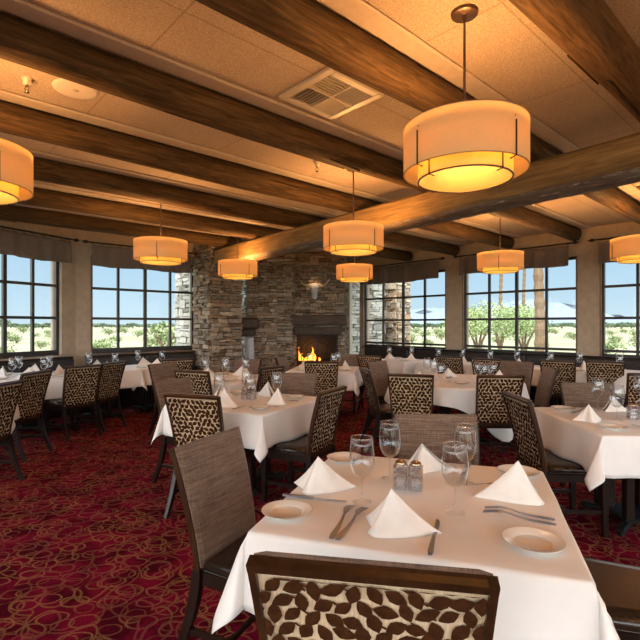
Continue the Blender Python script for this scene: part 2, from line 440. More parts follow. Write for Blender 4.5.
# smooth plaster strips beside each log (near side)
for i, c in enumerate((1.94, 3.16, 4.38, 5.6, 6.82, 8.04)):
    mb = MB(); u0 = -5.0 if c < 6 else 2.48 - .925 * (WB - c) / .387 + .35
    mb.box(((9.15 + u0) / 2, 0, 0), (9.1 - u0, .15, .024), bev=.01)
    o = mb.build('trim_%d' % (i + 1), M['plaster_strip'], None, UV(0, c - .165, CEIL - .012), R(UANG), kind='structure')
# girder
gd = V(cos(R(128.4)), sin(R(128.4)), 0); GIRD0 = V(-2.09, 9.36, 1.45 + 1.15) + V(gd.y, -gd.x, 0) * .15 - gd * 12.0
def girder():
    root = thing('timber_girder', 'long hewn timber girder from the stone column to the upper right, behind the pendants', 'beam', GIRD0, R(128.4))
    L = 12.0; W = .30; Hh = .335; n = 40; rnd = random.Random(3)
    mb = MB(); rings = []
    for i in range(n + 1):
        x = L * i / n; j = lambda a=.006: rnd.uniform(-a, a); w = W / 2; e = .028
        # +y is the camera side (u smaller)
        rings.append([V(x, w, e + .035 + j()), V(x, w + j(.003), Hh - e), V(x, w - e, Hh), V(x, -w + e, Hh), V(x, -w, Hh - e), V(x, -w, e + .02)])
    mb.loft(rings, smooth=False); mb.build('sawn_face', M['girder'], root)
    mb = MB(); rings = []
    for i in range(n * 3 + 1):
        x = L * i / (n * 3); ring = []
        for k in range(9):
            a = PI + PI * k / 8; q = 1 + rnd.uniform(-.035, .035) + .03 * sin(x * 3 + k)
            ring.append(V(x, W / 2 * .99 * cos(a) * (q if 0 < k < 8 else 1), .075 + .085 * sin(a) * q))
        rings.append(ring)
    mb.loft(rings, smooth=True); mb.build('bark_underside', M['girder_bark'], root, label='rough weathered bark underside')
    return root
girder()

# ------------------------------------------------------------------ stone work
def stone_face(mb, p0, p1, z0, z1, n, holes=(), depth=.045, rnd=random, hmin=.04, hmax=.105, out=.0, lmin=.09, lmax=.32):
    """coursed ledge stones on the face p0->p1, outward normal n"""
    d = p1 - p0; L = d.length; d = d.normalized(); z = z0; ang = math.atan2(d.y, d.x)
    while z < z1 - .01:
        h = min(rnd.uniform(hmin, hmax), z1 - z); x = -rnd.uniform(0, .03)
        if z1 - z - h < .03: h = z1 - z
        while x < L - .005:
            l = rnd.uniform(lmin, lmax)
            if L - x - l < .08: l = L - x + rnd.uniform(0, .02)
            a, b = x, x + l
            ok = True
            for (ha, hb, hz0, hz1) in holes:
                if z + h / 2 > hz0 and z + h / 2 < hz1:
                    if a < ha < b: b = ha; l = b - a
                    elif ha <= a < hb:
                        if b <= hb: ok = False
                        else: a = hb
            if ok and b - a > .02:
                # sometimes split the stone in two thinner ones
                parts = [(z, z + h)] if h < .09 or rnd.random() < .5 else [(z, z + h * .52), (z + h * .52, z + h)]
                for (q0, q1) in parts:
                    dp = depth + rnd.uniform(0, .065); g = .0055
                    w = b - a - 2 * g; hh = q1 - q0 - 2 * g
                    c = p0 + d * ((a + b) / 2) + n * (dp / 2 - .02)
                    bx = MB(); bx.box((0, 0, 0), (w, dp, hh), bev=.008)
                    js = [V(rnd.uniform(-.013, .013), rnd.uniform(-.009, .009), rnd.uniform(-.010, .010)) for _ in bx.v]
                    bx.v = [q + j for q, j in zip(bx.v, js)]
                    mb.add(bx.v, bx.f, 0, False, Tr((c.x, c.y, (q0 + q1) / 2), ang + rnd.uniform(-.03, .03), rnd.uniform(-.05, .05), rnd.uniform(-.08, .08)), rnd.random())
            x = b if b > x + .001 else x + .05
        z += h
def prism_core(mb, pts, z0, z1, mi=1):
    n = len(pts)
    mb.add([V(p.x, p.y, z0) for p in pts] + [V(p.x, p.y, z1) for p in pts],
           [list(range(n))[::-1], [n + i for i in range(n)]] + [(i, (i + 1) % n, n + (i + 1) % n, n + i) for i in range(n)], mi, False, None, .5)
# column
mb = MB(); rnd = random.Random(5)
a, b, c_, d_ = UV(4.8, 8.45), UV(5.48, 8.45), UV(5.48, WB - .01), UV(4.8, WB - .01)
prism_core(mb, [a, b, c_, d_], 0, CEIL - .01)
stone_face(mb, a, b, 0, CEIL - .01, -VD, rnd=rnd); stone_face(mb, d_, a, 0, CEIL - .01, -UD, rnd=rnd); stone_face(mb, c_, b, 0, CEIL - .01, UD, rnd=rnd)
tag(mb.build('stone_column', [M['stone'], M['mortar']]), 'square ledge-stone column carrying the girder beside the left window', 'column')
# chimney
P0 = V(-1.64, 10.66, 0); P1 = V(-1.0, 10.86, 0); P2 = V(-.665, 10.95, 0); P3 = V(-.645, 11.3, 0); P4 = V(.57, 11.35, 0); P5 = V(.66, 12.42, 0)
def rel2(o):
    for v in o.data.vertices: v.co = V(v.co.x * .943, v.co.y - 12.2 - .70, H + (v.co.z - H) * .943)
    return o
fire = thing('stone_fireplace', 'ledge-stone corner fireplace and chimney with oak mantel and burning fire', 'fireplace', (0, 12.2, 0))
def rel(o, base=V(0, 12.2, 0)):
    for v in o.data.vertices: v.co -= base
    return o
mb = MB(); rnd = random.Random(6)
bk = UV(WC - .03, WB - .03)
prism_core(mb, [P0, P1, P2, P3 + V(0, .33, 0), UV(6.65, WB - .02)], 0, CEIL - .01)
stone_face(mb, UV(6.62, WB - .02), P0, 0, CEIL - .01, (P0 - UV(6.62, WB - .02)).cross(V(0, 0, 1)).normalized(), rnd=rnd)
def nrm(p, q):
    d = (q - p).normalized(); return Vector((d.y, -d.x, 0))
for p, q in ((P0, P1), (P1, P2)): stone_face(mb, p, q, 0, CEIL - .01, nrm(p, q), rnd=rnd)
stone_face(mb, P2, P3 + V(0, .05, 0), 0, CEIL - .01, V(1, 0, 0), rnd=rnd)
rel(mb.build('chimney_shoulder', [M['stone'], M['mortar']], fire))
FX0, FX1, FZ0, FZ1 = -.547, .424, H + (.36 - H) * .943, H + (1.2 - H) * .943
mb = MB()
holes = [(FX0 - P3.x, FX1 - P3.x, FZ0, FZ1)]
stone_face(mb, P3, P4, 0, CEIL - .01, nrm(P3, P4), holes, rnd=rnd, hmin=.05, hmax=.10); stone_face(mb, P4, P5, 0, CEIL - .01, nrm(P4, P5), rnd=rnd)
def cbox(x0, x1, y0, y1, z0, z1, mi=1): mb.box(((x0 + x1) / 2, (y0 + y1) / 2, (z0 + z1) / 2), (x1 - x0, y1 - y0, z1 - z0), mi, col=.5)
cbox(-.63, FX0, 11.33, 11.64, 0, CEIL - .01); cbox(FX1, .56, 11.37, 11.77, 0, CEIL - .01); cbox(FX0, FX1, 11.35, 11.70, FZ1, CEIL - .01); cbox(FX0, FX1, 11.35, 11.70, 0, FZ0); cbox(.5, .62, 11.6, 12.4, 0, CEIL - .01)
rel(mb.build('chimney_breast', [M['stone'], M['mortar']], fire))
FX0, FX1, FZ0, FZ1 = -.58, .45, .36, 1.20
mb = MB()
for (x0, x1, y0, y1, z0, z1) in ((FX0, FX1, 12.44, 12.48, FZ0, FZ1), (FX0, FX0 + .02, 12.05, 12.45, FZ0, FZ1), (FX1 - .02, FX1, 12.05, 12.45, FZ0, FZ1), (FX0, FX1, 12.05, 12.45, FZ0, FZ0 + .02), (FX0, FX1, 12.05, 12.45, FZ1 - .02, FZ1)):
    mb.box(((x0 + x1) / 2, (y0 + y1) / 2, (z0 + z1) / 2), (x1 - x0, y1 - y0, z1 - z0))
rel2(mb.build('firebox', M['firebrick'], fire))
mb = MB(); mb.box((-.03, 11.80, 1.565), (1.36, .42, .25), bev=.02); rel2(mb.build('mantel_shelf', M['mantel'], fire))
mb = MB(); mb.box((-.06, 11.88, 1.305), (1.18, .30, .19), bev=.02); rel2(mb.build('mantel_lintel', M['mantel'], fire))
mb = MB(); mb.box((-.05, 11.70, .17), (1.22, .58, .34), bev=.015); rel2(mb.build('raised_hearth', M['hearth'], fire))
mb = MB()     # arched iron screen
zc = .78
for s_ in (-1, 1):
    mb.box((-.065 + s_ * .49, 11.98, .78), (.035, .03, .83)); mb.box((-.065 + s_ * .018, 11.98, .78), (.02, .025, .80))
mb.box((-.065, 11.98, 1.185), (1.02, .03, .03)); mb.box((-.065, 11.98, .375), (1.02, .03, .03))
mb.tube([(-.065 + .40 * cos(t * PI / 12), 11.97, .80 + .33 * sin(t * PI / 12)) for t in range(13)], .011, 6)
mb.tube([(-.065 + .31 * cos(t * PI / 12), 11.97, .78 + .25 * sin(t * PI / 12)) for t in range(13)], .008, 6)
for s_ in (-1, 1): mb.box((-.065 + s_ * .40, 11.97, .59), (.018, .018, .42))
rel2(mb.build('fire_screen', M['iron'], fire))
mb = MB()
for k, (x, y, z, a) in enumerate(((-.28, 12.25, .47, .1), (-.05, 12.3, .47, -.15), (.12, 12.22, .46, .2), (-.15, 12.26, .58, -.3), (.05, 12.28, .57, .35))):
    mb.tube([(x - .22 * cos(a), y - .1 * sin(a), z - .02), (x, y, z), (x + .22 * cos(a), y + .1 * sin(a), z + .02)], .05, 9)
rel2(mb.build('fire_log', M['charred'], fire))
mb = MB(); rnd2 = random.Random(9)
for (x, h, w) in ((-.54, .34, .075), (-.47, .18, .06), (-.20, .34, .06), (-.27, .16, .05), (-.14, .18, .05), (-.02, .08, .045), (-.36, .09, .05)):
    pts_ = []; rr = []
    for i in range(9):
        t = i / 8; pts_.append((x + .03 * sin(t * 5 + x * 9) * t, 12.13 + rnd2.uniform(-.01, .01), .55 + h * t)); rr.append(max(.003, w * (.55 + .6 * sin(PI * min(1, t * 1.5)) * (1 - t)) * (1 - t) ** .6))
    mb.tube(pts_, rr, 8)
rel2(mb.build('flame', M['flame'], fire))
mb = MB()
for i in range(12): mb.box((-.5 + i * .05, 12.12 + rnd2.uniform(-.02, .04), .41), (.05, .05, .04), bev=.01)
rel2(mb.build('ember_bed', M['ember'], fire))
# side bracket beam on the chimney's left shoulder
mb = MB(); mb.box((0, 0, 0), (.46, .5, .26), bev=.05); mb.box((0, .05, -.19), (.34, .36, .16), bev=.04)
o = mb.build('wood_corbel', M['mantel'], None, V(-1.60, 10.50, 1.48), .3); tag(o, 'dark wooden corbel block projecting from the chimney beside the stone column', 'corbel')
# pale standing stone below corbel
mb = MB(); rings = []
for i in range(7):
    t = i / 6; w = .10 - .015 * t; rings.append([V(w * cos(a) * (1 + .1 * sin(a * 2)), w * .8 * sin(a), .6 * t) for a in [2 * PI * k / 8 for k in range(8)]])
mb.loft(rings, smooth=False)
mb2 = MB(); mb2.box((0, 0, .29), (.26, .24, .58), bev=.02)
o = thing('stone_pedestal', 'pale upright stone on a plinth beneath the wooden corbel', 'pedestal', V(-1.53, 10.36, 0)); 
mb2.build('plinth', M['hearth'], o); mb.build('standing_stone', M['skull'], o).location = (0, 0, .575)
# skull
sk = thing('longhorn_skull', 'horned cattle skull hung on the chimney above the mantel', 'skull', V(-.13, 11.18, 2.06)); sk.scale = (.92, .92, .92)
mb = MB(); rings = []
for (z, w, t) in ((0, .05, .05), (.06, .065, .06), (.14, .07, .07), (.22, .10, .09), (.29, .125, .10), (.35, .11, .09), (.40, .07, .06)):
    rings.append([V(w * cos(a), -.02 + t * sin(a) - t * .4, z) for a in [2 * PI * k / 12 for k in range(12)]])
mb.loft(rings); mb.build('skull_bone', M['skull'], sk)
mb = MB()
for s_ in (-1, 1): mb.lathe([(.001, .004), (.024, .002), (.030, 0), (.026, -.01)], 10, M=Tr((s_ * .085, -.115, .27), 0, 0, PI / 2)); 
for s_ in (-1, 1): mb.lathe([(.001, .004), (.014, .002), (.017, 0)], 8, M=Tr((s_ * .022, -.085, .05), 0, 0, PI / 2))
mb.build('eye_socket', M['ventdark'], sk)
for s_ in (-1, 1):
    mb = MB(); mb.tube([(s_ * (.09 + .30 * t), -.06, .37 - .04 * sin(t * PI * .9) + .16 * t ** 3) for t in [i / 8 for i in range(9)]], [.035 * (1 - .85 * i / 8) for i in range(9)], 9)
    mb.build('horn', M['horn'], sk)

# exterior stone wings
def wing(pts, z1, name, label, m='stone_out'):
    mb = MB(); rnd = random.Random(len(label)); n = len(pts)
    prism_core(mb, pts, -.15, z1)
    for i in range(n):
        p, q = pts[i], pts[(i + 1) % n]; stone_face(mb, p, q, -.15, z1, nrm(p, q), rnd=rnd, hmin=.08, hmax=.2, lmin=.15, lmax=.45)
    tag(mb.build(name, [M[m], M['mortar']]), label, 'stone wall')
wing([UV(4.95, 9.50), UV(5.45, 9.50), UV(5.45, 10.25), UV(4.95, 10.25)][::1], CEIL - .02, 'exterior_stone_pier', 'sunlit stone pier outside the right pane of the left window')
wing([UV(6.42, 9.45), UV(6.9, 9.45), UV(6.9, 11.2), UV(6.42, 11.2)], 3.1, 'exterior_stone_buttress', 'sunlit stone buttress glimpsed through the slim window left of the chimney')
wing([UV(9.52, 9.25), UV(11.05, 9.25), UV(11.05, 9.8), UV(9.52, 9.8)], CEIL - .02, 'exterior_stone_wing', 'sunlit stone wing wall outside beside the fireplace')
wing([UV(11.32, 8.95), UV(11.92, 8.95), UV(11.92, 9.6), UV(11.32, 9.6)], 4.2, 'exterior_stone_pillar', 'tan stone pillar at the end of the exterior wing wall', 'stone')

# ------------------------------------------------------------------ banquettes
def banquette(p0, p1, n_in, label):
    d = (p1 - p0); L = d.length; c = (p0 + p1) / 2; ang = math.atan2(d.y, d.x)
    root = thing('banquette', label, 'bench', (c.x, c.y, 0), ang)
    side = 1 if Vector((-sin(ang), cos(ang), 0)).dot(n_in) > 0 else -1
    k = max(1, round(L / 1.3))
    mb = MB(); mb.box((0, side * .29, .15), (L, .48, .30)); mb.build('plinth', M['darkwood'], root)
    for i in range(k):
        w = L / k
        mb = MB(); mb.box((-L / 2 + w * (i + .5), side * .33, .38), (w - .006, .56, .16), bev=.03); mb.build('seat_cushion', M['banquette'], root)
        mb = MB(); mb.box((-L / 2 + w * (i + .5), side * .09, .66), (w - .006, .13, .44), bev=.03); mb.build('back_cushion', M['banquette'], root)
    mb = MB(); mb.box((0, side * .06, .893), (L, .11, .03), bev=.01); mb.build('cap_rail', M['darkwood'], root)
banquette(corner + dA * .14 - nA * .02, corner + dA * 7.6 - nA * .02, -nA, 'dark leather banquette along the far-left window wall')
banquette(UV(2.62, WB - .02), UV(4.70, WB - .02), -VD, 'dark leather banquette between the left plaster pillar and stone column')
banquette(UV(WC - .02, 8.2), UV(WC - .02, -1.5), -UD, 'long dark leather banquette beneath the right-hand windows')

# ------------------------------------------------------------------ valances
def valance(p0, p1, n_in, label, seed=0, zr=2.92, zb=2.50, sag=0.0):
    d = (p1 - p0); L = d.length; ang = math.atan2(d.y, d.x); c = (p0 + p1) / 2 + n_in * .13; rnd = random.Random(seed)
    root = thing('window_valance', label, 'curtain', (c.x, c.y, zr), ang, 'taupe valances over the windows')
    mb = MB(); mb.tube([(-L / 2 - .06, 0, 0), (L / 2 + .06, 0, 0)], .013, 8)
    for s_ in (-1, 1): mb.lathe([(.012, 0), (.02, .01), (.03, .03), (.032, .05), (.02, .07), (.008, .085), (.014, .095), (.001, .11)], 10, M=Tr((s_ * (L / 2 + .06), 0, 0), 0, s_ * PI / 2))
    mb.build('curtain_rod', M['rodmetal'], root)
    mb = MB()
    k = int(L / .16)
    for i in range(k + 1):
        x = -L / 2 + .03 + (L - .06) * i / k; mb.tube([(x, .022 * cos(a), .022 * sin(a) - .008) for a in [2 * PI * j / 10 for j in range(11)]], .003, 5, cap=False)
    mb.build('curtain_ring', M['rodmetal'], root)
    mb = MB()
    for x in (-L / 2 + .02, L / 2 - .02): mb.tube([(x, 0, 0), (x, (.125 if Vector((-sin(ang), cos(ang), 0)).dot(n_in) < 0 else -.125), 0)], .008, 6)
    mb.build('rod_bracket', M['rodmetal'], root)
    rows = 8; cols = int(L * 40); grid = []
    ph = rnd.uniform(0, 9)
    for r_ in range(rows + 1):
        t = r_ / rows; row = []
        for i in range(cols + 1):
            x = L * i / cols; w = .02 * (.35 + .65 * t) * (sin(x * 19 + ph) + .6 * sin(x * 31 + ph * 2) + .3 * sin(x * 7.3))
            top = -.035 - .012 * (1 - cos(x * 2 * PI / .16 * 1.0)) * .5
            bot = (zb - zr) + .010 * sin(x * 6 + ph) - sag * sin(PI * i / cols)
            row.append(V(-L / 2 + x, w, top + (bot - top) * t))
        grid.append(row)
    vs = [p for row in grid for p in row]; n = cols + 1
    mb.add(vs, [(r_ * n + i, r_ * n + i + 1, (r_ + 1) * n + i + 1, (r_ + 1) * n + i) for r_ in range(rows) for i in range(cols)], 0, True)
    o = mb.build('valance_fabric', M['valance'], root); md = o.modifiers.new('thick', 'SOLIDIFY'); md.thickness = .008
for (op, lb, sd) in ((opA[0], 'taupe valance on iron rod over the far-left window', 1), (opA[1], 'taupe valance on iron rod, second on the far-left wall', 2)):
    valance(corner + dA * (op[0] - .08), corner + dA * (op[1] + .08), -nA, lb, sd)
valance(B0 + dB * (opB[0][0] - .02), B0 + dB * (opB[0][1] - .16), -nB, 'taupe valance on iron rod over the window left of the stone column', 3)
for (op, lb, sd, zb) in ((opC[1], 'taupe valance over the window nearest the fireplace', 4, 2.50), (opC[2], 'taupe valance over the middle right window with palm view', 5, 2.52), (opC[3], 'taupe valance over the rightmost window', 6, 2.50)):
    valance(C0 + dC * (op[0] + .02), C0 + dC * (op[1] - .10), -nC, lb, sd, zb=zb, sag=.04 if sd == 4 else 0)

# ------------------------------------------------------------------ pendant lamps
def make_pendant():
    root = thing('drum_pendant', 'x', 'pendant lamp', (0, 0, CEIL), 0, 'two-tier drum pendants')
    zb = H + .842 - CEIL; zt = zb + .248; R1 = .333; R2 = .252; zi = zb - .04
    mb = MB(); mb.lathe([(.001, 0), (.074, 0), (.074, -.012), (.066, -.018), (.001, -.018)], 28); mb.lathe([(.012, -.018), (.012, -.04), (.001, -.04)], 12); mb.build('ceiling_canopy', M['canopy'], root)
    mb = MB(); mb.tube([(0, 0, -.03), (0, 0, zt - .05)], .0075, 8); mb.tube([(0, 0, zt + .10), (0, 0, zt + .16)], .012, 8); mb.build('rod', M['canopy'], root)
    mb = MB(); mb.lathe([(R1, zb), (R1, zt), (R1 - .004, zt), (R1 - .004, zb), (R1, zb)], 64); osh = mb.build('outer_shade', M['shade'], root)
    mb = MB(); mb.lathe([(R2, zi), (R2, zt - .05), (R2 - .004, zt - .05), (R2 - .004, zi), (R2, zi)], 56); ish = mb.build('inner_shade', M['inner_shade'], root)
    mb = MB(); mb.lathe([(.001, zi - .004), (R2 * .6, zi - .002), (R2 - .005, zi + .004), (R2 - .005, zi + .008), (.001, zi + .008)], 48); mb.build('diffuser', M['diffuser'], root)
    mb = MB()
    for z in (zb, zt - .003): mb.lathe([(R1 + .0015, z - .001), (R1 + .0015, z + .003), (R1 - .0055, z + .003), (R1 - .0055, z - .001), (R1 + .0015, z - .001)], 64)
    mb.build('rim', M['rimtape'], osh); mb = MB()
    mb.lathe([(R2 + .003, zi - .003), (R2 + .003, zi + .003), (R2 - .006, zi + .003), (R2 - .006, zi - .003), (R2 + .003, zi - .003)], 56)
    mb.build('rim', M['canopy'], ish)
    for k in range(4):
        a = k * PI / 2 + .45; mb = MB(); c, s_ = cos(a), sin(a)
        mb.tube([((R1 + .006) * c, (R1 + .006) * s_, zb + .17), ((R1 + .006) * c, (R1 + .006) * s_, zb - .006), ((R1 - .03) * c, (R1 - .03) * s_, zb - .012)], .0042, 6)
        mb.tube([((R2 + .006) * c, (R2 + .006) * s_, zb + .05), ((R2 + .006) * c, (R2 + .006) * s_, zi - .006), ((R2 - .03) * c, (R2 - .03) * s_, zi - .008)], .004, 6)
        mb.tube([(.0, 0, zt - .055), (R1 * c, R1 * s_, zt - .055)], .004, 6); mb.build('strap', M['rodmetal'], osh)
    for k in range(3):
        a = k * 2 * PI / 3; mb = MB(); mb.lathe([(.001, -.03), (.018, -.025), (.028, 0), (.02, .03), (.012, .05), (.001, .052)], 12, c=(.10 * cos(a), .10 * sin(a), zb + .10)); mb.build('bulb', M['bulb'], root)
    return remember(root), zb
pend, pzb = make_pendant()
LAMPS = [(.80, 2.63, 'large drum pendant hanging nearest the camera', .06), (.37, 5.27, 'drum pendant in the middle, above the patterned chairs', .2), (.63, 8.7, 'small distant drum pendant before the fireplace right side', .4),
         (-1.41, 8.15, 'small drum pendant before the stone column', .3), (-2.06, 6.15, 'drum pendant in front of the left window', 1.3), (2.73, 7.2, 'drum pendant before the palm-view window', .7),
         (4.02, 5.95, 'drum pendant cut off by the right edge', 1.0), (-2.15, 2.92, 'drum pendant cut off by the left edge', .6),
         (-.9, -.6, 'unseen drum pendant added as fill light behind the viewpoint on the left', .2), (1.6, -.2, 'unseen drum pendant added as fill light behind the viewpoint on the right', .5), (3.0, 1.5, 'unseen drum pendant added as fill light outside the frame on the right', .5), (-3.2, .4, 'unseen drum pendant added as fill light outside the frame on the left', .1)]  # these four unseen pendants are added to brighten the room
for i, (x, y, lb, r_) in enumerate(LAMPS):
    if i == 0: pend.location = (x, y, CEIL); pend.rotation_euler.z = r_; pend['label'] = lb
    else: dup(pend, (x, y, CEIL), r_, lb)
    L = bpy.data.lights.new('pendant_light', 'POINT'); L.energy = 56; L.color = (1, .46, .14); L.shadow_soft_size = .06
    lo = bpy.data.objects.new('pendant_light', L); COL.objects.link(lo); lo.location = (x, y, CEIL + pzb + .17)
L = bpy.data.lights.new('fire_light', 'POINT'); L.energy = 5; L.color = (1, .4, .1); L.shadow_soft_size = .15
lo = bpy.data.objects.new('fire_light', L); COL.objects.link(lo); lo.location = (-.24, 11.43, .9)
# recessed spot washing the skull
L = bpy.data.lights.new('ceiling_spot', 'SPOT'); L.energy = 30; L.color = (1, .60, .28); L.spot_size = R(24); L.spot_blend = .6; L.shadow_soft_size = .04
lo = bpy.data.objects.new('ceiling_spot', L); COL.objects.link(lo); lo.location = (-.13, 10.6, 3.12); lo.rotation_euler = ((V(-.13, 11.18, 2.40) - V(-.13, 10.6, 3.12)).to_track_quat('-Z', 'Y')).to_euler()

# ceiling fittings
vc = P(331, 92.5, CEIL) if False else None
def onceil(px, py):
    d = (CEIL - H) * F / (HY - py); return V((px - 320) / F * d, d, CEIL)
q = [onceil(284, 93), onceil(325, 69), onceil(377, 93), onceil(336, 115)]
cv = sum(q, V(0, 0, 0)) / 4
root = thing('air_vent', 'square four-way louvred air vent in the ceiling', 'vent', cv, R(UANG))
W = .56
mb = MB()
for s_ in (-1, 1): mb.box((s_ * (W / 2 - .03), 0, -.015), (.06, W, .03), bev=.006); mb.box((0, s_ * (W / 2 - .03), -.015), (W - .12, .06, .03), bev=.006)
mb.build('vent_frame', M['vent'], root)
mb = MB(); mb.box((0, 0, -.003), (W - .1, W - .1, .004)); mb.build('vent_backing', M['ventdark'], root)
mb = MB()
for (qx, qy) in ((-1, -1), (1, -1), (1, 1), (-1, 1)):
    for k in range(8):
        o_ = .018 + k * .030
        if qx * qy > 0: mb.box((0, 0, 0), (.225, .004, .022), M=Tr((qx * .12, qy * o_, -.014), 0, 0, qy * .35))
        else: mb.box((0, 0, 0), (.004, .225, .022), M=Tr((qx * o_, qy * .12, -.014), 0, -qx * .35))
mb.box((0, 0, -.018), (.48, .008, .022)); mb.box((0, 0, -.018), (.008, .48, .022)); mb.build('louvre', M['vent'], root)
sp = onceil(76, 89)
root = thing('ceiling_speaker', 'round flush ceiling speaker near the left sprinkler', 'speaker', sp)
mb = MB(); mb.lathe([(.001, -.012), (.125, -.012), (.15, -.008), (.155, 0)], 36); mb.build('speaker_grille', M['smoke_white'], root)
mb = MB(); mb.lathe([(.001, -.016), (.02, -.014), (.022, -.010)], 16); mb.build('centre_badge', M['vent'], root)
def sprinkler(px, py, lb, drop=.10):
    root = thing('fire_sprinkler', lb, 'sprinkler', onceil(px, py), 0, 'ceiling sprinklers')
    mb = MB(); mb.lathe([(.001, 0), (.036, 0), (.036, -.006), (.028, -.012), (.026, -drop * .45), (.001, -drop * .45)], 20); mb.build('escutcheon', M['smoke_white'], root)
    mb = MB(); mb.tube([(0, 0, -drop * .4), (0, 0, -drop * .6)], .010, 8)
    for s_ in (-1, 1): mb.tube([(s_ * .006, 0, -drop * .55), (s_ * .016, 0, -drop * .75), (s_ * .004, 0, -drop)], .003, 6)
    mb.lathe([(.001, -drop), (.016, -drop), (.017, -drop - .002), (.001, -drop - .003)], 14); mb.build('sprinkler_head', M['brass'], root)
sprinkler(27, 78, 'ceiling sprinkler at left beside the round speaker'); sprinkler(317, 162, 'ceiling sprinkler left of the middle pendant canopy')
sprinkler(499, 213, 'ceiling sprinkler by the log end above the palm window', .06)

# ------------------------------------------------------------------ chair
BW = .48
def back_x(k): return .05 - .12 * k ** 1.5
def back_w(k): return .425 + (BW - .425) * k
def make_chair():
    root = thing('dining_chair', 'x', 'chair', (0, 0, 0), 0)
    Z0, Z1 = .40, .93
    def pt(k, s, off): # s in -1..1, off outward(-x)
        k = max(0, min(1, k)); dx = -.18 * k ** .5 / (Z1 - Z0); nn = Vector((-1, 0, dx)).normalized()
        return V(back_x(k), s * back_w(k) / 2, Z0 + (Z1 - Z0) * k) + nn * off
    nk = 12
    # inner upholstered back
    mb = MB(); rings = []
    for i in range(nk + 1):
        k = .08 + .918 * i / nk; w = .97
        rings.append([pt(k, -w, -.020), pt(k, -w * .9, -.028), pt(k, w * .9, -.028), pt(k, w, -.020), pt(k, w, -.012), pt(k, -w, -.012)])
    mb.loft(rings, smooth=False)
    rings = [[p + V(0, 0, .010) if j < 4 else p + V(0, 0, .010) for j, p in enumerate(rings[-1])]]
    mb.build('backrest', M['woven'], root)
    # frame
    mb = MB()
    for s_ in (-1, 1):
        rings = []
        for i in range(nk + 1):
            k = i / nk; rings.append([pt(k, s_ * .93, .014), pt(k, s_ * 1.0, .012), pt(k, s_ * 1.0, -.014), pt(k, s_ * .93, -.014)])
        mb.loft(rings, smooth=False)
    rings = []
    for s_ in (-1, -.5, 0, .5, 1): rings.append([pt(1, s_, .014), pt(1, s_, .014) + V(.02, 0, .004), pt(1, s_, -.014), pt(.966, s_, -.014), pt(.966, s_, .013)])
    mb.loft(rings, smooth=False)
    rings = []
    for s_ in (-.9, 0, .9): rings.append([pt(.06, s_, .012), pt(.06, s_, -.014), pt(0, s_, -.014), pt(0, s_, .012)])
    mb.loft(rings, smooth=False); mb.build('back_frame', M['chairframe'], root)
    # outer patterned panel with leaves
    mb = MB(); rows = 14; cs = 10; vs = []
    for i in range(rows + 1):
        for j in range(cs + 1):
            k = .055 + .912 * i / rows; s_ = (-1 + 2 * j / cs) * .935; e = min(1, 4 * min(i / rows, 1 - i / rows), 4 * min(j / cs, 1 - j / cs))
            vs.append(pt(k, s_, .004 + .007 * e ** .5))
    n = cs + 1; mb.add(vs, [(i * n + j, (i + 1) * n + j, (i + 1) * n + j + 1, i * n + j + 1) for i in range(rows) for j in range(cs)], 0, True)
    rnd = random.Random(21)
    def surf(y, h, off=.0125):   # y metres across, h metres up from .43
        k = (h + .03) / (Z1 - Z0); return pt(k, 2 * y / back_w(k), off)
    YM, HM = .224, .4745
    def leaf(y, h, a, ln, wd):
        pts2 = []
        prof = [(0, 0), (.18, .55), (.42, 1.0), (.68, .82), (.88, .38), (1, 0), (.88, -.38), (.68, -.82), (.42, -1), (.18, -.55)]
        for (t, w) in prof:
            yy = y + cos(a) * t * ln - sin(a) * w * wd; hh = h + sin(a) * t * ln + cos(a) * w * wd
            hh = max(.001, min(HM, hh)); ym = .93 * back_w((hh + .03) / (Z1 - Z0)) / 2 - .002; pts2.append((max(-ym, min(ym, yy)), hh))
        cy = sum(p[0] for p in pts2) / 10; ch = sum(p[1] for p in pts2) / 10
        if not (-ym < cy < ym and 0 < ch < HM) or abs(pts2[2][0] - pts2[8][0]) + abs(pts2[2][1] - pts2[8][1]) < .006: return
        vs = [surf(cy, ch, .0150)] + [surf(*p) for p in pts2]
        mb.add(vs, [(0, 1 + (i + 1) % 10, 1 + i) for i in range(10)], 1, True)
    def stem(y0, h0, y1, h1):
        dy, dh = y1 - y0, h1 - h0; l = math.hypot(dy, dh); w = .0022; ny, nh = -dh / l * w, dy / l * w
        q = [(y0 + ny, h0 + nh), (y0 - ny, h0 - nh), (y1 - ny, h1 - nh), (y1 + ny, h1 + nh)]
        if all(abs(a) < .19 and .003 < b < HM for a, b in q): mb.add([surf(*p, .0135) for p in q], [(0, 1, 2, 3)], 1)
    sp_ = .0405; row = 0; h = .012
    while h < HM + .02:
        y = -YM - .01 + (sp_ / 2 if row % 2 else 0); q = 0
        while y < YM + .02:
            a = .9 + 1.1 * sin(y * 19 + row * .7) + (1.5 if (row + q) % 2 else -.55) + rnd.uniform(-.3, .3)
            ln = .050 + rnd.uniform(-.007, .006); yy = y + rnd.uniform(-.004, .004); hh = h + rnd.uniform(-.004, .004)
            leaf(yy - cos(a) * ln / 2, hh - sin(a) * ln / 2, a, ln, .0152 + rnd.uniform(-.0015, .0015))
            if (row + q) % 2 == 0: stem(yy - cos(a) * ln * .5, hh - sin(a) * ln * .5, yy - cos(a) * ln * .5 - .028, hh - sin(a) * ln * .5 - .020)
            y += sp_; q += 1
        h += sp_ * .84; row += 1
    mb.build('back_panel', [M['cream'], M['leaf']], root, label='cream outer panel with brown velvet leaves')
    # seat cushion
    mb = MB(); rings = []
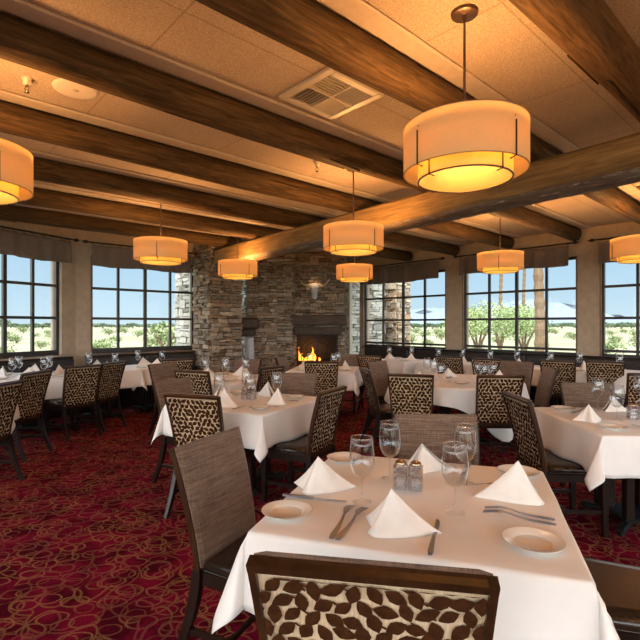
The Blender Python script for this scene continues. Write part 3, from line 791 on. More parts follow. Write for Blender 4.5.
    for (z, e) in ((.425, .012), (.435, .002), (.455, 0), (.47, .006), (.478, .022), (.482, .06)):
        x0, x1, w0, w1 = .075 + e, .50 - e, .205 - e, .235 - e; ring = []
        for (x, y) in ((x0, -w0), ((x0 + x1) / 2, -(w0 + w1) / 2), (x1 - .03, -w1), (x1, -w1 + .03), (x1 + .008, 0), (x1, w1 - .03), (x1 - .03, w1), ((x0 + x1) / 2, (w0 + w1) / 2), (x0, w0)): ring.append(V(x, y, z))
        rings.append(ring)
    mb.loft(rings, smooth=True); seat = mb.build('seat', M['leather'], root)
    ring = [p + V(0, 0, .0) for p in rings[1]]; mb = MB(); mb.tube(ring, .004, 5); mb.build('seat_piping', M['leather'], seat)
    mb = MB(); rings = []
    for z in (.372, .426):
        rings.append([V(.04, -.20, z), V(.485, -.225, z), V(.485, .225, z), V(.04, .20, z)])
    mb.loft(rings, smooth=False); mb.build('seat_rail', M['darkwood'], root)
    for s_ in (-1, 1):
        mb = MB(); mb.tube([(.455, s_ * .205, .375), (.458, s_ * .207, .18), (.46, s_ * .208, 0)], [1, .85, .68], sq=(.044, .044)); lg = mb.build('leg', M['darkwood'], root); mb = MB(); mb.lathe([(.012, 0), (.012, .006)], 8, cap=True, c=(.46, s_ * .208, 0)); mb.build('glide', M['iron'], lg)
        mb = MB(); mb.tube([(.045 - .13 * (1 - z / .43) ** 1.7, s_ * (.20 + .012 * (1 - z / .43)), z) for z in (.43, .36, .29, .22, .15, .08, .03, 0)], [1, 1, .98, .92, .85, .78, .74, .72], sq=(.034, .044)); mb.build('leg', M['darkwood'], root)
        mb = MB(); mb.tube([(.455, s_ * .205, .17), (.0, s_ * .205, .17)], 1.0, sq=(.016, .026)); mb.build('stretcher', M['darkwood'], root)
    mb = MB(); mb.tube([(.20, -.205, .17), (.20, .205, .17)], 1.0, sq=(.016, .022)); mb.build('stretcher', M['darkwood'], root)
    return remember(root)
chair0 = make_chair(); used = [False]
def chair(x, y, f, label, group=None):
    a = R(f); loc = V(x, y, 0) + V(cos(a), sin(a), 0) * .07
    if not used[0]:
        used[0] = True; chair0.location = loc; chair0.scale = (1.035,) * 3; chair0.rotation_euler.z = a; chair0['label'] = label
        if group: chair0['group'] = group
        return
    dup(chair0, loc, a, label, group)
G1 = 'leaf-patterned dining chairs'
CH = [
 (.095, .945, 80, 'leaf-patterned chair back in the foreground, bottom centre'),
 (-.527, 2.21, -25, 'large taupe woven chair at the left of the foreground table'),
 (.67, 2.76, -93, 'taupe woven chair at the far side of the foreground table'),
 (1.42, 1.66, 160, 'chair with blue-lit leather seat at the bottom right corner'),
 (-.95, 3.5, 70, 'leaf-patterned chair directly behind the large taupe woven chair'),
 (-1.42, 4.55, -28, 'taupe woven chair at far left side of the table left of centre'),
 (-.27, 5.12, -98, 'taupe woven chair on the far side of the table left of centre'),
 (.11, 3.82, 152, 'leaf-patterned chair with brown seat, right side of left-of-centre table'),
 (1.42, 3.46, 0, 'curved leaf-patterned chair pushed to left side of the right-edge table'),
 (2.38, 4.25, -90, 'taupe woven chair on far side of the right-edge table'),
 (.94, 4.94, 72, 'leaf-patterned chair at near left of the large round table'),
 (1.84, 4.84, 88, 'leaf-patterned chair at near right of the large round table'),
 (.52, 5.6, 8, 'leaf-patterned chair seen side-on at left of the large round table'),
 (.80, 6.75, -40, 'taupe chair at the far left of the large round table'),
 (2.80, 6.75, -135, 'taupe chair at the far right of the large round table'),
 (2.80, 5.75, 172, 'dark chair seen side-on at right of the large round table'),
 (-1.45, 5.35, 66, 'leaf-patterned chair at near side of the second-row left table'),
 (-2.13, 6.42, -30, 'taupe chair at left side of the second-row left table'),
 (-.58, 5.85, 150, 'dark chair at right side of the second-row left table'),
 (-1.08, 7.15, -118, 'chair at far side of the second-row left table'),
 (-2.15, 7.2, 120, 'leaf-patterned chair at the table beside the stone column'),
 (.02, 6.67, 88, 'leaf-patterned chair standing directly before the fireplace table'),
 (-.64, 7.7, -15, 'pale-lit chair at the left of the fireplace table'),
 (.55, 8.35, -110, 'chair on the far right side of the fireplace table'),
 (.82, 8.0, 50, 'leaf-patterned chair at the banquette table nearest the fireplace'),
 (2.12, 7.85, 50, 'leaf-patterned chair below the plaster pillar between the right windows'),
 (2.55, 7.3, 50, 'leaf-patterned chair at the table below the palm trunks'),
 (3.46, 6.92, 56, 'leaf-patterned chair left of the rightmost plaster pillar'),
 (4.05, 6.75, 60, 'leaf-patterned chair right of the rightmost plaster pillar'),
 (3.52, 5.02, 75, 'leaf-patterned chair cut off by the right edge behind the goblets'),
 (-2.80, 4.22, 176, 'leaf-patterned chair cut off by the left edge'),
 (-3.12, 5.25, 174, 'leaf-patterned chair second from the left edge'),
 (-3.00, 6.05, 146, 'leaf-patterned chair with wide back before the left plaster pillar'),
 (-2.86, 6.62, 164, 'leaf-patterned chair left of the open carpet, before the left window'),
]
for x, y, f, lb in CH: chair(x, y, f, lb, 'upholstered dining chairs with woven fronts and leaf backs')

# ------------------------------------------------------------------ tables and cloths
TS = 1.02; TH = .75
def make_table_base(root, halfpost=.12, foot=.36, round_=False):
    for sx in (-1, 1):
        for sy in (-1, 1):
            mb = MB(); mb.box((sx * halfpost, sy * halfpost, .40), (.062, .062, .66), bev=.006); mb.build('post', M['darkwood'], root)
    for a in (0, PI / 2):
        mb = MB(); mb.box((0, 0, 0), (foot * 2, .07, .04), bev=.012, M=Tr((0, 0, .045 if a == 0 else .0455), a + PI / 4)); 
        for s_ in (-1, 1): mb.lathe([(.022, 0), (.022, .03)], 10, cap=True, M=Tr((s_ * (foot - .03) * cos(a + PI / 4), s_ * (foot - .03) * sin(a + PI / 4), 0)))
        mb.build('foot_bar', M['iron'], root)
    mb = MB(); mb.box((0, 0, .065), (.34, .34, .03), bev=.01); mb.build('base_plate', M['iron'], root); mb = MB(); mb.box((0, 0, .70), (.5, .5, .03)); mb.build('mounting_plate', M['iron'], root)
def make_table():
    root = thing('dining_table', 'x', 'table', (0, 0, 0), 0)
    mb = MB(); mb.box((0, 0, .7275), (TS - .012, TS - .012, .03), bev=.006); mb.build('tabletop', M['darkwood'], root)
    make_table_base(root); return remember(root)
def cloth_mesh(seed, d=.27):
    rnd = random.Random(seed); h = TS / 2; C = h + d; n = 44; mb = MB(); ph = [rnd.uniform(0, 6.28) for _ in range(8)]
    def f(p, q):
        a = abs(p) - h; b = abs(q) - h; sp = 1 if p > 0 else -1; sq = 1 if q > 0 else -1
        if a <= 0 and b <= 0: return V(p, q, TH + .0008 * sin(p * 9 + ph[0]) * sin(q * 8 + ph[1]))
        def drop(t):   # rounded edge then down
            r = .012
            if t < r * PI / 2: an = t / r; return r * sin(an), r * (1 - cos(an))
            return r + .02 * (t - r), r + (t - r * PI / 2)
        if b <= 0 or a <= 0:
            t = a if a > 0 else b; along = q if a > 0 else p; side = (0 if p > 0 else 1) if a > 0 else (2 if q > 0 else 3)
            o, z = drop(t); w = t / d * (.016 * sin(along * 10 + ph[side]) + .012 * sin(along * 17 + ph[side + 4]))
            e = min(1, (h - abs(along)) / .10); o += w * e + .03 * (t / d) * e * (1 if sin(along * 6 + ph[side]) > 0 else .5)
            if a > 0: return V(sp * (h + o), q, TH - z)
            return V(p, sq * (h + o), TH - z)
        r = math.hypot(a, b); fi = math.atan2(b, a)
        o, z = drop(r); g = min(1, r / .05)
        s2 = sin(2 * fi)
        out = (.012 + .26 * r * s2) * g; tw = r * (.20 * sin(4 * fi) + .10 * sin(2 * fi) * (1 if ph[3] > 3 else -1))
        return V(sp * (h + out * .72 + o * .7 * cos(fi) - tw * .7), sq * (h + out * .72 + o * .7 * sin(fi) + tw * .7), TH - z * (.99 - .10 * s2))
    cs = []
    k1, k2 = 10, 20
    for i in range(k1): cs.append(-C + d * i / k1)
    for i in range(k2 + 1): cs.append(-h + TS * i / k2)
    for i in range(1, k1 + 1): cs.append(h + d * i / k1)
    # extra lines at the rounded edge
    cs = sorted(cs + [-h - .006, -h - .012, -h - .018, h + .006, h + .012, h + .018]); n = len(cs)
    vs = [f(p, q) for p in cs for q in cs]
    mb.add(vs, [(i * n + j, (i + 1) * n + j, (i + 1) * n + j + 1, i * n + j + 1) for i in range(n - 1) for j in range(n - 1)], 0, True)
    return mb
table0 = make_table(); tused = [False]
cloths = []
for s_ in range(3):
    o = cloth_mesh(s_ + 2).build('tablecloth', M['cloth']); md = o.modifiers.new('thick', 'SOLIDIFY'); md.thickness = .003; md.offset = 1
    cloths.append(o)
cused = [False] * 3
TABLES = [  # x, y, rot, phrase, detail
 (.41, 1.94, -18, 'the foreground table', 'T1'),
 (-.66, 4.38, -28, 'the white table left of centre', 'T2'),
 (2.32, 3.50, -2, 'the table at the right edge', 'T3'),
 (-1.25, 6.30, -30, 'the second-row left table', 'T5'),
 (-2.9, 8.1, 42, 'the table beside the stone column', 'T7'),
 (.07, 7.55, -8, 'the table before the fireplace', 'T8'),
 (1.62, 9.55, 42, 'the banquette table nearest the fireplace', 'T9'),
 (2.42, 8.80, 42, 'the table under the middle right-hand pillar', 'T16'),
 (3.18, 8.22, 42, 'the table below the palm trunks', 'T10'),
 (3.92, 7.60, 42, 'the table left of the rightmost pillar', 'T11'),
 (4.62, 6.95, 42, 'the table right of the rightmost pillar', 'T17'),
 (-3.98, 6.55, -65, 'the far-left window table', 'T12'),
 (-3.72, 4.85, -65, 'the table cut off at left', 'T13'),
 (-3.42, 7.45, 42, 'the table by the left plaster pillar', 'T14'),
]
SCL = lambda k: .84 if k in ('T7', 'T9', 'T16', 'T10', 'T11', 'T17', 'T14') else 1.0
GT = 'square white-clothed tables'; GC = 'white square tablecloths'
for i, (x, y, r_, ph, k) in enumerate(TABLES):
    lb = 'dark square pedestal table under the cloth of ' + ph
    if i == 0: table0.location = (x, y, 0); table0.rotation_euler.z = R(r_); table0['label'] = lb; table0['group'] = GT
    else: t_ = dup(table0, (x, y, 0), R(r_), lb, GT); t_.scale = (SCL(k), SCL(k), 1)
    j = i % 3; lb2 = 'white linen cloth draped over ' + ph; rz = R(r_ + (90 * (i % 4) if i > 2 else 0))
    if not cused[j]: cused[j] = True; o = cloths[j]; o.location = (x, y, 0); o.rotation_euler.z = rz; tag(o, lb2, 'tablecloth', GC)
    else:
        o = dup(cloths[j], (x, y, 0), rz, lb2, GC); o.scale = (SCL(k), SCL(k), 1)
# round table
RX, RY, RR = 1.72, 6.02, .80
rt = thing('round_table', 'large round pedestal table under a white cloth, right of centre', 'table', (RX, RY, 0))
mb = MB(); mb.lathe([(.001, .712), (RR - .01, .712), (RR - .006, .727), (RR - .01, .742), (.001, .742)], 48); mb.build('tabletop', M['darkwood'], rt); make_table_base(rt, .14, .48)
mb = MB(); C = 1.0; nt_ = 144; rings = []
for i in range(26):
    ring = []
    for k in range(nt_):
        th = 2 * PI * k / nt_; rm = C / max(abs(cos(th + .5)), abs(sin(th + .5))); rm = min(rm, 1.36)
        if i <= 10: r = RR * max(.0, i / 10); ring.append(V(r * cos(th), r * sin(th), TH)); continue
        t = (i - 10) / 15; dr = (rm - RR) * t; cr = .010
        if dr < cr * 1.57: an = dr / cr; o = cr * sin(an); z = cr * (1 - cos(an))
        else: o = cr + .03 * dr; z = cr + (dr - cr * 1.57)
        w = dr * (.16 * sin(9 * th) + .10 * sin(15 * th + 1)); r = RR + o + max(-.004, w + .06 * dr)
        ring.append(V(r * cos(th), r * sin(th), TH - z))
    rings.append(ring)
mb.loft(rings, cap=False)
o = mb.build('tablecloth', M['cloth'], None, (RX, RY, 0)); md = o.modifiers.new('thick', 'SOLIDIFY'); md.thickness = .003; md.offset = 1
tag(o, 'white cloth falling in folds over the large round table', 'tablecloth')

# ------------------------------------------------------------------ tableware
TZ = TH + .0035
def lathe_obj(name, prof, n, m, parent=None): 
    mb = MB(); mb.lathe(prof, n); return mb.build(name, m, parent)
gob = thing('water_goblet', 'x', 'goblet', (0, 0, 0))
bowl = [(.0045, .092), (.018, .098), (.034, .112), (.045, .135), (.0495, .160), (.049, .19), (.046, .225), (.0435, .255), (.0425, .2555), (.0445, .225), (.0475, .19), (.048, .160), (.0435, .137), (.032, .115), (.016, .102), (.001, .100)]
lathe_obj('bowl', bowl, 28, M['glass'], gob)
lathe_obj('stem', [(.040, 0), (.041, .0015), (.036, .004), (.012, .010), (.0045, .02), (.004, .05), (.0045, .08), (.006, .093)], 24, M['glass'], gob)
lathe_obj('rim', [(.0436, .2535), (.0440, .2550), (.0434, .2565), (.0426, .2550), (.0436, .2535)], 28, M['cutglass'], gob)
remember(gob)
plate = thing('bread_plate', 'x', 'plate', (0, 0, 0))
lathe_obj('well', [(.001, .003), (.052, .003), (.060, .006)], 40, M['china'], plate)
lathe_obj('plate_rim', [(.060, .006), (.066, .012), (.092, .017), (.094, .0185), (.0935, .0195), (.091, .0185), (.066, .0145), (.0585, .0075)], 40, M['china'], plate)
lathe_obj('foot_ring', [(.050, .004), (.052, 0), (.055, 0), (.062, .007), (.092, .0165)], 40, M['china'], plate)
remember(plate)
# napkins : two-faced tent with inner fold
def napkin_mesh(seed):
    mb = MB(); sg = 1 if seed == 1 else -1
    def sheet(A, base, n=30, m=9, lift=0.0):
        # smooth base curve through control points, straight rulings to the apex
        pts = []
        for i in range(n + 1):
            t = i / n * (len(base) - 1); k = min(int(t), len(base) - 2); f = t - k
            p0 = base[max(k - 1, 0)]; p1 = base[k]; p2 = base[k + 1]; p3 = base[min(k + 2, len(base) - 1)]
            pts.append(.5 * ((2 * p1) + (p2 - p0) * f + (2 * p0 - 5 * p1 + 4 * p2 - p3) * f * f + (3 * p1 - p0 - 3 * p2 + p3) * f ** 3))
        vs = []
        for j in range(m + 1):
            w = j / m
            for i, p in enumerate(pts):
                q = A.lerp(p, w); q = q + V(0, 0, -.010 * sin(PI * w) * (.5 + .5 * sin(i * .5 + seed))); q.z = max(0, q.z); vs.append(q)
        k = n + 1
        mb.add(vs, [(j * k + i, j * k + i + 1, (j + 1) * k + i + 1, (j + 1) * k + i) for j in range(m) for i in range(n)], 0, True)
    A = V(-.012 * sg, .0, .120)
    sheet(A, [V(.135 * sg, .035, 0), V(.06 * sg, -.035, 0), V(-.02 * sg, -.082, 0), V(-.058 * sg, -.070, 0), V(-.066 * sg, -.03, 0)])
    sheet(A + V(0, .002, -.004), [V(-.115 * sg, .045, 0), V(-.075 * sg, -.01, 0), V(-.040 * sg, -.045, 0), V(-.01 * sg, -.040, 0)])
    sheet(A + V(0, .004, -.010), [V(.11 * sg, .045, 0), V(.03 * sg, .05, 0), V(-.06 * sg, .052, 0), V(-.10 * sg, .047, 0)])
    return mb
naps = []
for s_ in range(2):
    o = napkin_mesh(s_ + 1).build('folded_napkin', M['napkin']); md = o.modifiers.new('thick', 'SOLIDIFY'); md.thickness = .0016; md.offset = 0
    naps.append(o)
def flat_utensil(name, outline, zf, m=None, th=.0018):
    """outline = list of (x, halfwidth) or polygons; builds a thin bent solid"""
    mb = MB()
    for poly in outline:
        n = len(poly); top = [V(x, y, zf(x) + th) for x, y in poly]; bot = [V(x, y, zf(x)) for x, y in poly]
        mb.add(top + bot, [list(range(n)), [n + i for i in range(n)][::-1]] + [(i, n + i, n + (i + 1) % n, (i + 1) % n)[::-1] for i in range(n)])
    return mb
def strip(pts): # [(x,w)] -> quads chain
    out = []
    for (x0, w0), (x1, w1) in zip(pts[:-1], pts[1:]): out.append([(x0, -w0), (x1, -w1), (x1, w1), (x0, w0)])
    return out
fork = thing('table_fork', 'x', 'fork', (0, 0, 0))
zf = lambda x: .001 + .010 * max(0, (sin((x - .09) / .11 * PI) if .09 < x < .2 else 0)) 
flat_utensil('h', strip([(0, .0045), (.02, .007), (.06, .0048), (.10, .0028), (.125, .0026)]), zf, th=.003).build('handle', M['steel'], fork)
polys = strip([(.125, .0026), (.135, .006), (.145, .0085), (.155, .0088)])
for k in range(4):
    y = -.0075 + k * .0050; polys.append([(.155, y - .0014), (.198, y - .0009), (.2, y), (.198, y + .0009), (.155, y + .0014)])
flat_utensil('t', polys, zf, th=.002).build('tines', M['steel'], fork); remember(fork)
knife = thing('table_knife', 'x', 'knife', (0, 0, 0))
flat_utensil('h', strip([(0, .0045), (.01, .0065), (.05, .0055), (.09, .0042), (.10, .004)]), lambda x: .001, th=.006).build('handle', M['steel'], knife)
flat_utensil('b', [[(.10, -.004), (.12, -.006), (.17, -.0075), (.19, -.006), (.205, .001), (.20, .005), (.10, .0035)]], lambda x: .003, th=.0015).build('blade', M['steel'], knife); remember(knife)
shk = thing('salt_shaker', 'x', 'shaker', (0, 0, 0))
mb = MB()
for k in range(4): mb.box((0, 0, .017 + k * .026), (.052, .052, .0255), bev=.006)
for k in range(4):
    for s_ in (-1, 1):
        for t in (-1, 0, 1): mb.box((s_ * .0265, t * .0165, .017 + k * .026), (.006, .015, .021), bev=.0028); mb.box((t * .0165, s_ * .0265, .017 + k * .026), (.015, .006, .021), bev=.0028)
mb.build('glass_jar', M['cutglass'], shk)
mb = MB(); mb.box((0, 0, .03), (.030, .030, .045)); mb.build('contents', M['salt'], shk)
lathe_obj('shaker_cap', [(.023, .108), (.024, .112), (.022, .119), (.015, .125), (.007, .128), (.001, .1285)], 20, M['brass'], shk); remember(shk)
votive = thing('votive_holder', 'x', 'candle holder', (0, 0, 0))
lathe_obj('glass_cup', [(.001, .003), (.030, .003), (.036, .01), (.040, .065), (.037, .065), (.033, .012), (.001, .010)], 20, M['cutglass'], votive)
lathe_obj('wax', [(.030, .012), (.032, .035), (.001, .036)], 16, M['salt'], votive); remember(votive)

fresh = {}
items = []      # (root object, category key, table phrase)
def put(key, proto, loc, rz, phrase, scale=None):
    if key not in fresh:
        fresh[key] = 1; proto.location = loc; proto.rotation_euler.z = rz
        if scale: proto.scale = (scale,) * 3
        o = proto
    else: o = dup(proto, loc, rz, None, None, scale)
    items.append((o, key.rstrip('0123456789'), phrase)); return o
def put_g(x, y, ph): put('goblet', gob, V(x, y, TZ), random.uniform(0, 6), ph)
def put_p(x, y, ph): put('plate', plate, V(x, y, TZ), random.uniform(0, 6), ph)
def put_n(x, y, a, ph, s=1.0): k = random.randint(0, 1); put('napkin%d' % k, naps[k], V(x, y, TZ + .001), R(a), ph, s)
def put_u(key, a, b, ph):
    pr = {'fork': fork, 'knife': knife}[key]; d = b - a; put(key, pr, V(a.x, a.y, TZ + .001), math.atan2(d.y, d.x), ph, d.length / .203)
def put_s(x, y, a, ph): put('shaker', shk, V(x, y, TZ), R(a), ph)
T1 = TABLES[0][3]
for (px, py) in ((287, 515), (533, 546), (518, 475), (345, 461)): p = P(px, py, TH); put_p(p.x, p.y, T1)
for (px, py) in ((362, 503), (390, 479), (455, 514), (465, 484)): p = P(px, py, TH); put_g(p.x, p.y, T1)
for (px, py, a, s_) in ((321, 489, -8, 1.12), (395, 530, -28, 1.12), (424, 470, 205, 1.05), (515, 498, 12, 1.22)): p = P(px, py, TH); put_n(p.x, p.y, a, T1, s_)
put_u('knife', P(283, 497, TH), P(346, 504, TH), T1); put_u('knife', P(430, 557, TH), P(438, 522, TH), T1)
put_u('fork', P(331, 541, TH), P(352, 507, TH), T1); put_u('fork', P(337, 542, TH), P(366, 509, TH), T1)
put_u('fork', P(556, 527, TH), P(482, 513, TH), T1); put_u('fork', P(555, 522, TH), P(484, 509, TH), T1)
put_u('fork', P(469, 464, TH), P(463, 487, TH), T1); put_u('knife', P(500, 484, TH), P(474, 486, TH), T1)
a_ = P(402, 491, TH); put_s(a_.x - .004, a_.y + .008, -18, T1); put_s(a_.x + .056, a_.y - .010, -18, T1)
# second table
T2 = TABLES[1][3]
def setting(tb, sides, ph, glasses=True, cutlery=True, plates=True, r0=.0):
    x, y, r_ = tb[0], tb[1], R(tb[2])
    for k in sides:
        a = r_ + k * PI / 2
        def loc(fx, fy): fx *= SCL(tb[4]); fy *= SCL(tb[4]); return (x + cos(a) * fx - sin(a) * fy, y + sin(a) * fx + cos(a) * fy)
        # local frame: diner sits at -y side ; x to the right
        q = loc(.0, -.33); put_n(q[0], q[1], math.degrees(a) + random.uniform(-25, 25), ph, 1.18)
        if glasses: q = loc(.17, -.20); put_g(q[0], q[1], ph)
        if plates: q = loc(-.30, -.34); put_p(q[0], q[1], ph)
        if cutlery:
            p0, p1 = V(*loc(-.165, -.44), 0), V(*loc(-.165, -.25), 0); put_u('fork', p0, p1, ph)
            p0, p1 = V(*loc(.165, -.44), 0), V(*loc(.165, -.25), 0); put_u('knife', p0, p1, ph)
setting(TABLES[1], (0, 1, 2, 3), T2)
for dx in (-.036, .036): put_s(-.66 + dx, 4.40, -28, T2)
T3 = TABLES[2][3]
for (px, py) in ((598, 409), (617, 421), (640, 405)): p = P(px, py, TH); put_g(p.x, p.y, T3)
for (px, py, a) in ((590, 421, 15), (612, 411, 190), (650, 402, 170)): p = P(px, py, TH); put_n(p.x, p.y, a, T3)
for (px, py) in ((612, 429), (563, 410)): p = P(px, py, TH); put_p(p.x, p.y, T3)
put_u('fork', P(572, 414, TH), P(590, 409, TH), T3); put_u('knife', P(652, 431, TH), P(631, 425, TH), T3)
a_ = P(632, 421, TH); put_s(a_.x, a_.y, 0, T3); a_ = P(641, 420, TH); put_s(a_.x, a_.y, 0, T3)
setting(TABLES[3], (0, 1, 2, 3), TABLES[3][3])
setting(TABLES[5], (0, 1, 3), TABLES[5][3], cutlery=False)
for tb in (TABLES[4], TABLES[6], TABLES[7], TABLES[8], TABLES[9], TABLES[10], TABLES[13]): setting(tb, (0, 2), tb[3], cutlery=False)
for tb in (TABLES[11], TABLES[12]): setting(tb, (0, 1, 2, 3), tb[3], cutlery=False)
for tb in (TABLES[3], TABLES[5], TABLES[11]): put('votive', votive, V(tb[0], tb[1], TZ), 0, tb[3])
RT = 'the large round table'
for (px, py) in ((427, 377), (434, 380), (441, 388), (478, 384), (484, 386), (493, 385)):
    p = P(px, min(py, 386), TH)
    d = math.hypot(p.x - RX, p.y - RY)
    if d < RR - .05: put_g(p.x, p.y, RT)
    else: put_g(RX + (p.x - RX) / d * .68, RY + (p.y - RY) / d * .68, RT)
for (px, py, a) in ((449, 377, 0), (500, 379, 30), (420, 381, 20)): p = P(px, py, TH); put_n(p.x, p.y, a, RT)
p = P(449, 382, TH); put('votive', votive, V(p.x, p.y, TZ), 0, RT)
for (px, py) in ((462, 384), (505, 384)): p = P(px, py, TH); put_p(p.x, p.y, RT)
# labels: order items of a kind on a table from left to right in view
DESC = {'goblet': ('clear stemmed water goblet', 'goblet', 'water goblets'), 'plate': ('round ivory bread plate', 'plate', 'bread plates'),
        'napkin': ('tent-folded white napkin', 'napkin', 'tent-folded napkins'), 'fork': ('stainless fork', 'fork', 'table forks'),
        'knife': ('stainless knife', 'knife', 'table knives'), 'shaker': ('cut-glass shaker with metal cap', 'shaker', 'cut-glass shakers'),
        'votive': ('small glass candle holder', 'candle holder', 'glass candle holders')}
ORD = {1: [''], 2: ['left one', 'right one'], 3: ['leftmost of three', 'middle of three', 'rightmost of three']}
WN = ['zero', 'one', 'two', 'three', 'four', 'five', 'six', 'seven', 'eight']
OR = ['leftmost', 'second from left', 'third from left', 'fourth from left', 'fifth from left', 'sixth from left', 'seventh from left']
grp = {}
for o, k, ph in items: grp.setdefault((k, ph), []).append(o)
for (k, ph), os_ in grp.items():
    os_.sort(key=lambda o: o.location.x / o.location.y)
    d, cat, g = DESC[k]; n = len(os_)
    for i, o in enumerate(os_):
        if n == 1: w = ''
        elif i == n - 1: w = ', rightmost' if n > 2 else ', the right one'
        elif n == 2: w = ', the left one'
        else: w = ', ' + OR[i]
        o['label'] = '%s on %s%s' % (d, ph, w); o['category'] = cat; o['group'] = g + ' on ' + ph

# ------------------------------------------------------------------ outdoors
def desert():
    m, nt, out = mat('desert_ground')
    v = coords(nt); a = noise(nt, v, .12, 5, .6); b = noise(nt, v, 1.5, 5, .7)
    c = mix(nt, ramp(nt, a, [(.40, 0.0), (.60, 1.0)]), (.31, .285, .205), (.20, .215, .12))
    c = mix(nt, ramp(nt, b, [(.5, 0.0), (.7, .8)]), c, (.17, .18, .095))
    principled(nt, out, c, .95, 0, .1); return m
M['desert'] = desert()
M['shrub'] = plain('shrub_leaf', (.13, .17, .06), .8, nscale=3, namp=.35)
M['mesq'] = plain('palo_verde_leaf', (.22, .28, .11), .8, nscale=3, namp=.35)
M['oleander'] = plain('dark_tree_leaf', (.06, .09, .04), .8, nscale=2, namp=.35)
M['palmtrunk'] = wood('palm_bark', (.07, .045, .025), (.24, .16, .09), 3, (6, 6, 5), .9, 1.0)
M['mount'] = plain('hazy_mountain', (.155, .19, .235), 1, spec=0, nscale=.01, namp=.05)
g = MB(); g.add([(-600, -200, -.15), (900, -200, -.15), (900, 1500, -.15), (-600, 1500, -.15)], [(0, 1, 2, 3)])
struct(g, 'ground', M['desert'])
def mountain(name, x0, x1, y, h, seed):
    rnd = random.Random(seed); mb = MB(); n = 60; rows = 6; vs = []
    prof = [max(.05, (.55 + .25 * sin(i * .13 + seed) + .12 * sin(i * .37 + seed * 2) + rnd.uniform(-.05, .05)) * sin(PI * i / n) ** .6) for i in range(n + 1)]
    for r_ in range(rows + 1):
        t = r_ / rows
        for i in range(n + 1):
            vs.append(V(x0 + (x1 - x0) * i / n, y + 260 * t + 40 * rnd.uniform(-1, 1) * sin(PI * t), -1 + h * prof[i] * sin(PI * t / 2 * 1.0) * (1 + .12 * rnd.uniform(-1, 1) * (t < 1))))
    mb.add(vs, [(r_ * (n + 1) + i, r_ * (n + 1) + i + 1, (r_ + 1) * (n + 1) + i + 1, (r_ + 1) * (n + 1) + i) for r_ in range(rows) for i in range(n)], 0, True)
    struct(mb, name, M['mount'])
mountain('trim_1_mountain_range' if False else 'mountain_range', -80, 1200, 1150, 84, 4)
def foliage(mb, c, rad, n, leaf, rnd, mi=0):
    for _ in range(n):
        while True:
            p = V(rnd.uniform(-1, 1), rnd.uniform(-1, 1), rnd.uniform(-1, 1))
            if .35 < p.length < 1: break
        p = V(p.x * rad[0], p.y * rad[1], p.z * rad[2]) + c
        a = V(rnd.uniform(-1, 1), rnd.uniform(-1, 1), rnd.uniform(-1, 1)).normalized() * leaf; b = a.cross(V(rnd.uniform(-1, 1), rnd.uniform(-1, 1), rnd.uniform(-1, 1))).normalized() * leaf * .6
        mb.add([p - a, p + b, p + a, p - b], [(0, 1, 2, 3)], mi)
def tree_proto(name, leafm, h, w, n, leaf, seed, trunk=True):
    rnd = random.Random(seed); root = thing(name, 'x', 'tree' if trunk else 'shrub')
    mb = MB()
    for _ in range(7):
        c = V(rnd.uniform(-.5, .5) * w, rnd.uniform(-.5, .5) * w, h * rnd.uniform(.45 if trunk else .25, .75)); foliage(mb, c, (w * .45, w * .45, h * .28), n // 7, leaf, rnd)
    mb.build('foliage', M[leafm], root)
    mb = MB()
    for k in range(4 if trunk else 5):
        a = k * 1.6; mb.tube([(0, 0, 0), (.10 * w * cos(a), .10 * w * sin(a), h * .3), (.3 * w * cos(a), .3 * w * sin(a), h * .62)], [w * .035, w * .025, w * .012], 6)
    mb.build('trunk' if trunk else 'stem', M['palmtrunk'], root)
    return remember(root)
def ground_at(px, d): return V((px - 320) / F * d, d, -.15)
sh = tree_proto('desert_shrub', 'shrub', 1.1, 1.5, 420, .09, 5, False)
bushes = []
rb = random.Random(31)
ranges = [(-5, 60), (90, 176), (395, 446), (462, 578), (600, 660)]
PL = ['outside the far-left window', 'outside the window left of the stone column', 'outside the window nearest the fireplace', 'outside the palm-view window', 'outside the rightmost window']
first = True
for wi, (a, b) in enumerate(ranges):
    for k in range(8):
        px = a + (b - a) * (k * 5 % 8 + rb.uniform(.2, .8)) / 8; d = 24 + 9.5 * k + rb.uniform(-2, 2); s_ = rb.uniform(.35, .65) * (1 + d / 90)
        lb = 'low green desert shrub ' + PL[wi]; gp = 'desert shrubs ' + PL[wi]
        if first: first = False; sh.location = ground_at(px, d); sh.scale = (s_,) * 3; sh['label'] = lb; sh['group'] = gp
        else: dup(sh, ground_at(px, d), rb.uniform(0, 6), lb, gp, s_)
o = dup(sh, ground_at(165, 26), 1, 'rounded green shrub right outside the window left of the stone column', None, 1.7)
if 'group' in o: del o['group']
dk = tree_proto('distant_tree', 'oleander', 4.2, 7, 600, .5, 8)
first = True
for k in range(45):
    wi = k % 5; a, b = ranges[wi]; px = a - 4 + (b - a + 8) * (k // 5 + .5 + rb.uniform(-.2, .2)) / 9; d = 190 + 22 * (k // 5 % 3) + rb.uniform(-4, 4); s_ = rb.uniform(.45, .72)
    lb = 'dark green tree on the horizon ' + PL[wi]; gp = 'horizon trees ' + PL[wi]
    if first: first = False; dk.location = ground_at(px, d); dk['label'] = lb; dk['group'] = gp
    else: dup(dk, ground_at(px, d), rb.uniform(0, 6), lb, gp, s_)
mq = tree_proto('palo_verde_tree', 'mesq', 4.4, 3.6, 2600, .11, 12)
mq.location = ground_at(478, 24); mq.scale = (.62,) * 3; mq['label'] = 'pale green palo verde tree left of the palm trunks'
o = dup(mq, ground_at(500, 29), 2.2, 'pale green palo verde tree between the slender palm trunks', None, .70)
o = dup(mq, ground_at(524, 24), 4.0, 'pale green palo verde tree just left of the thick palm trunk', None, .60)
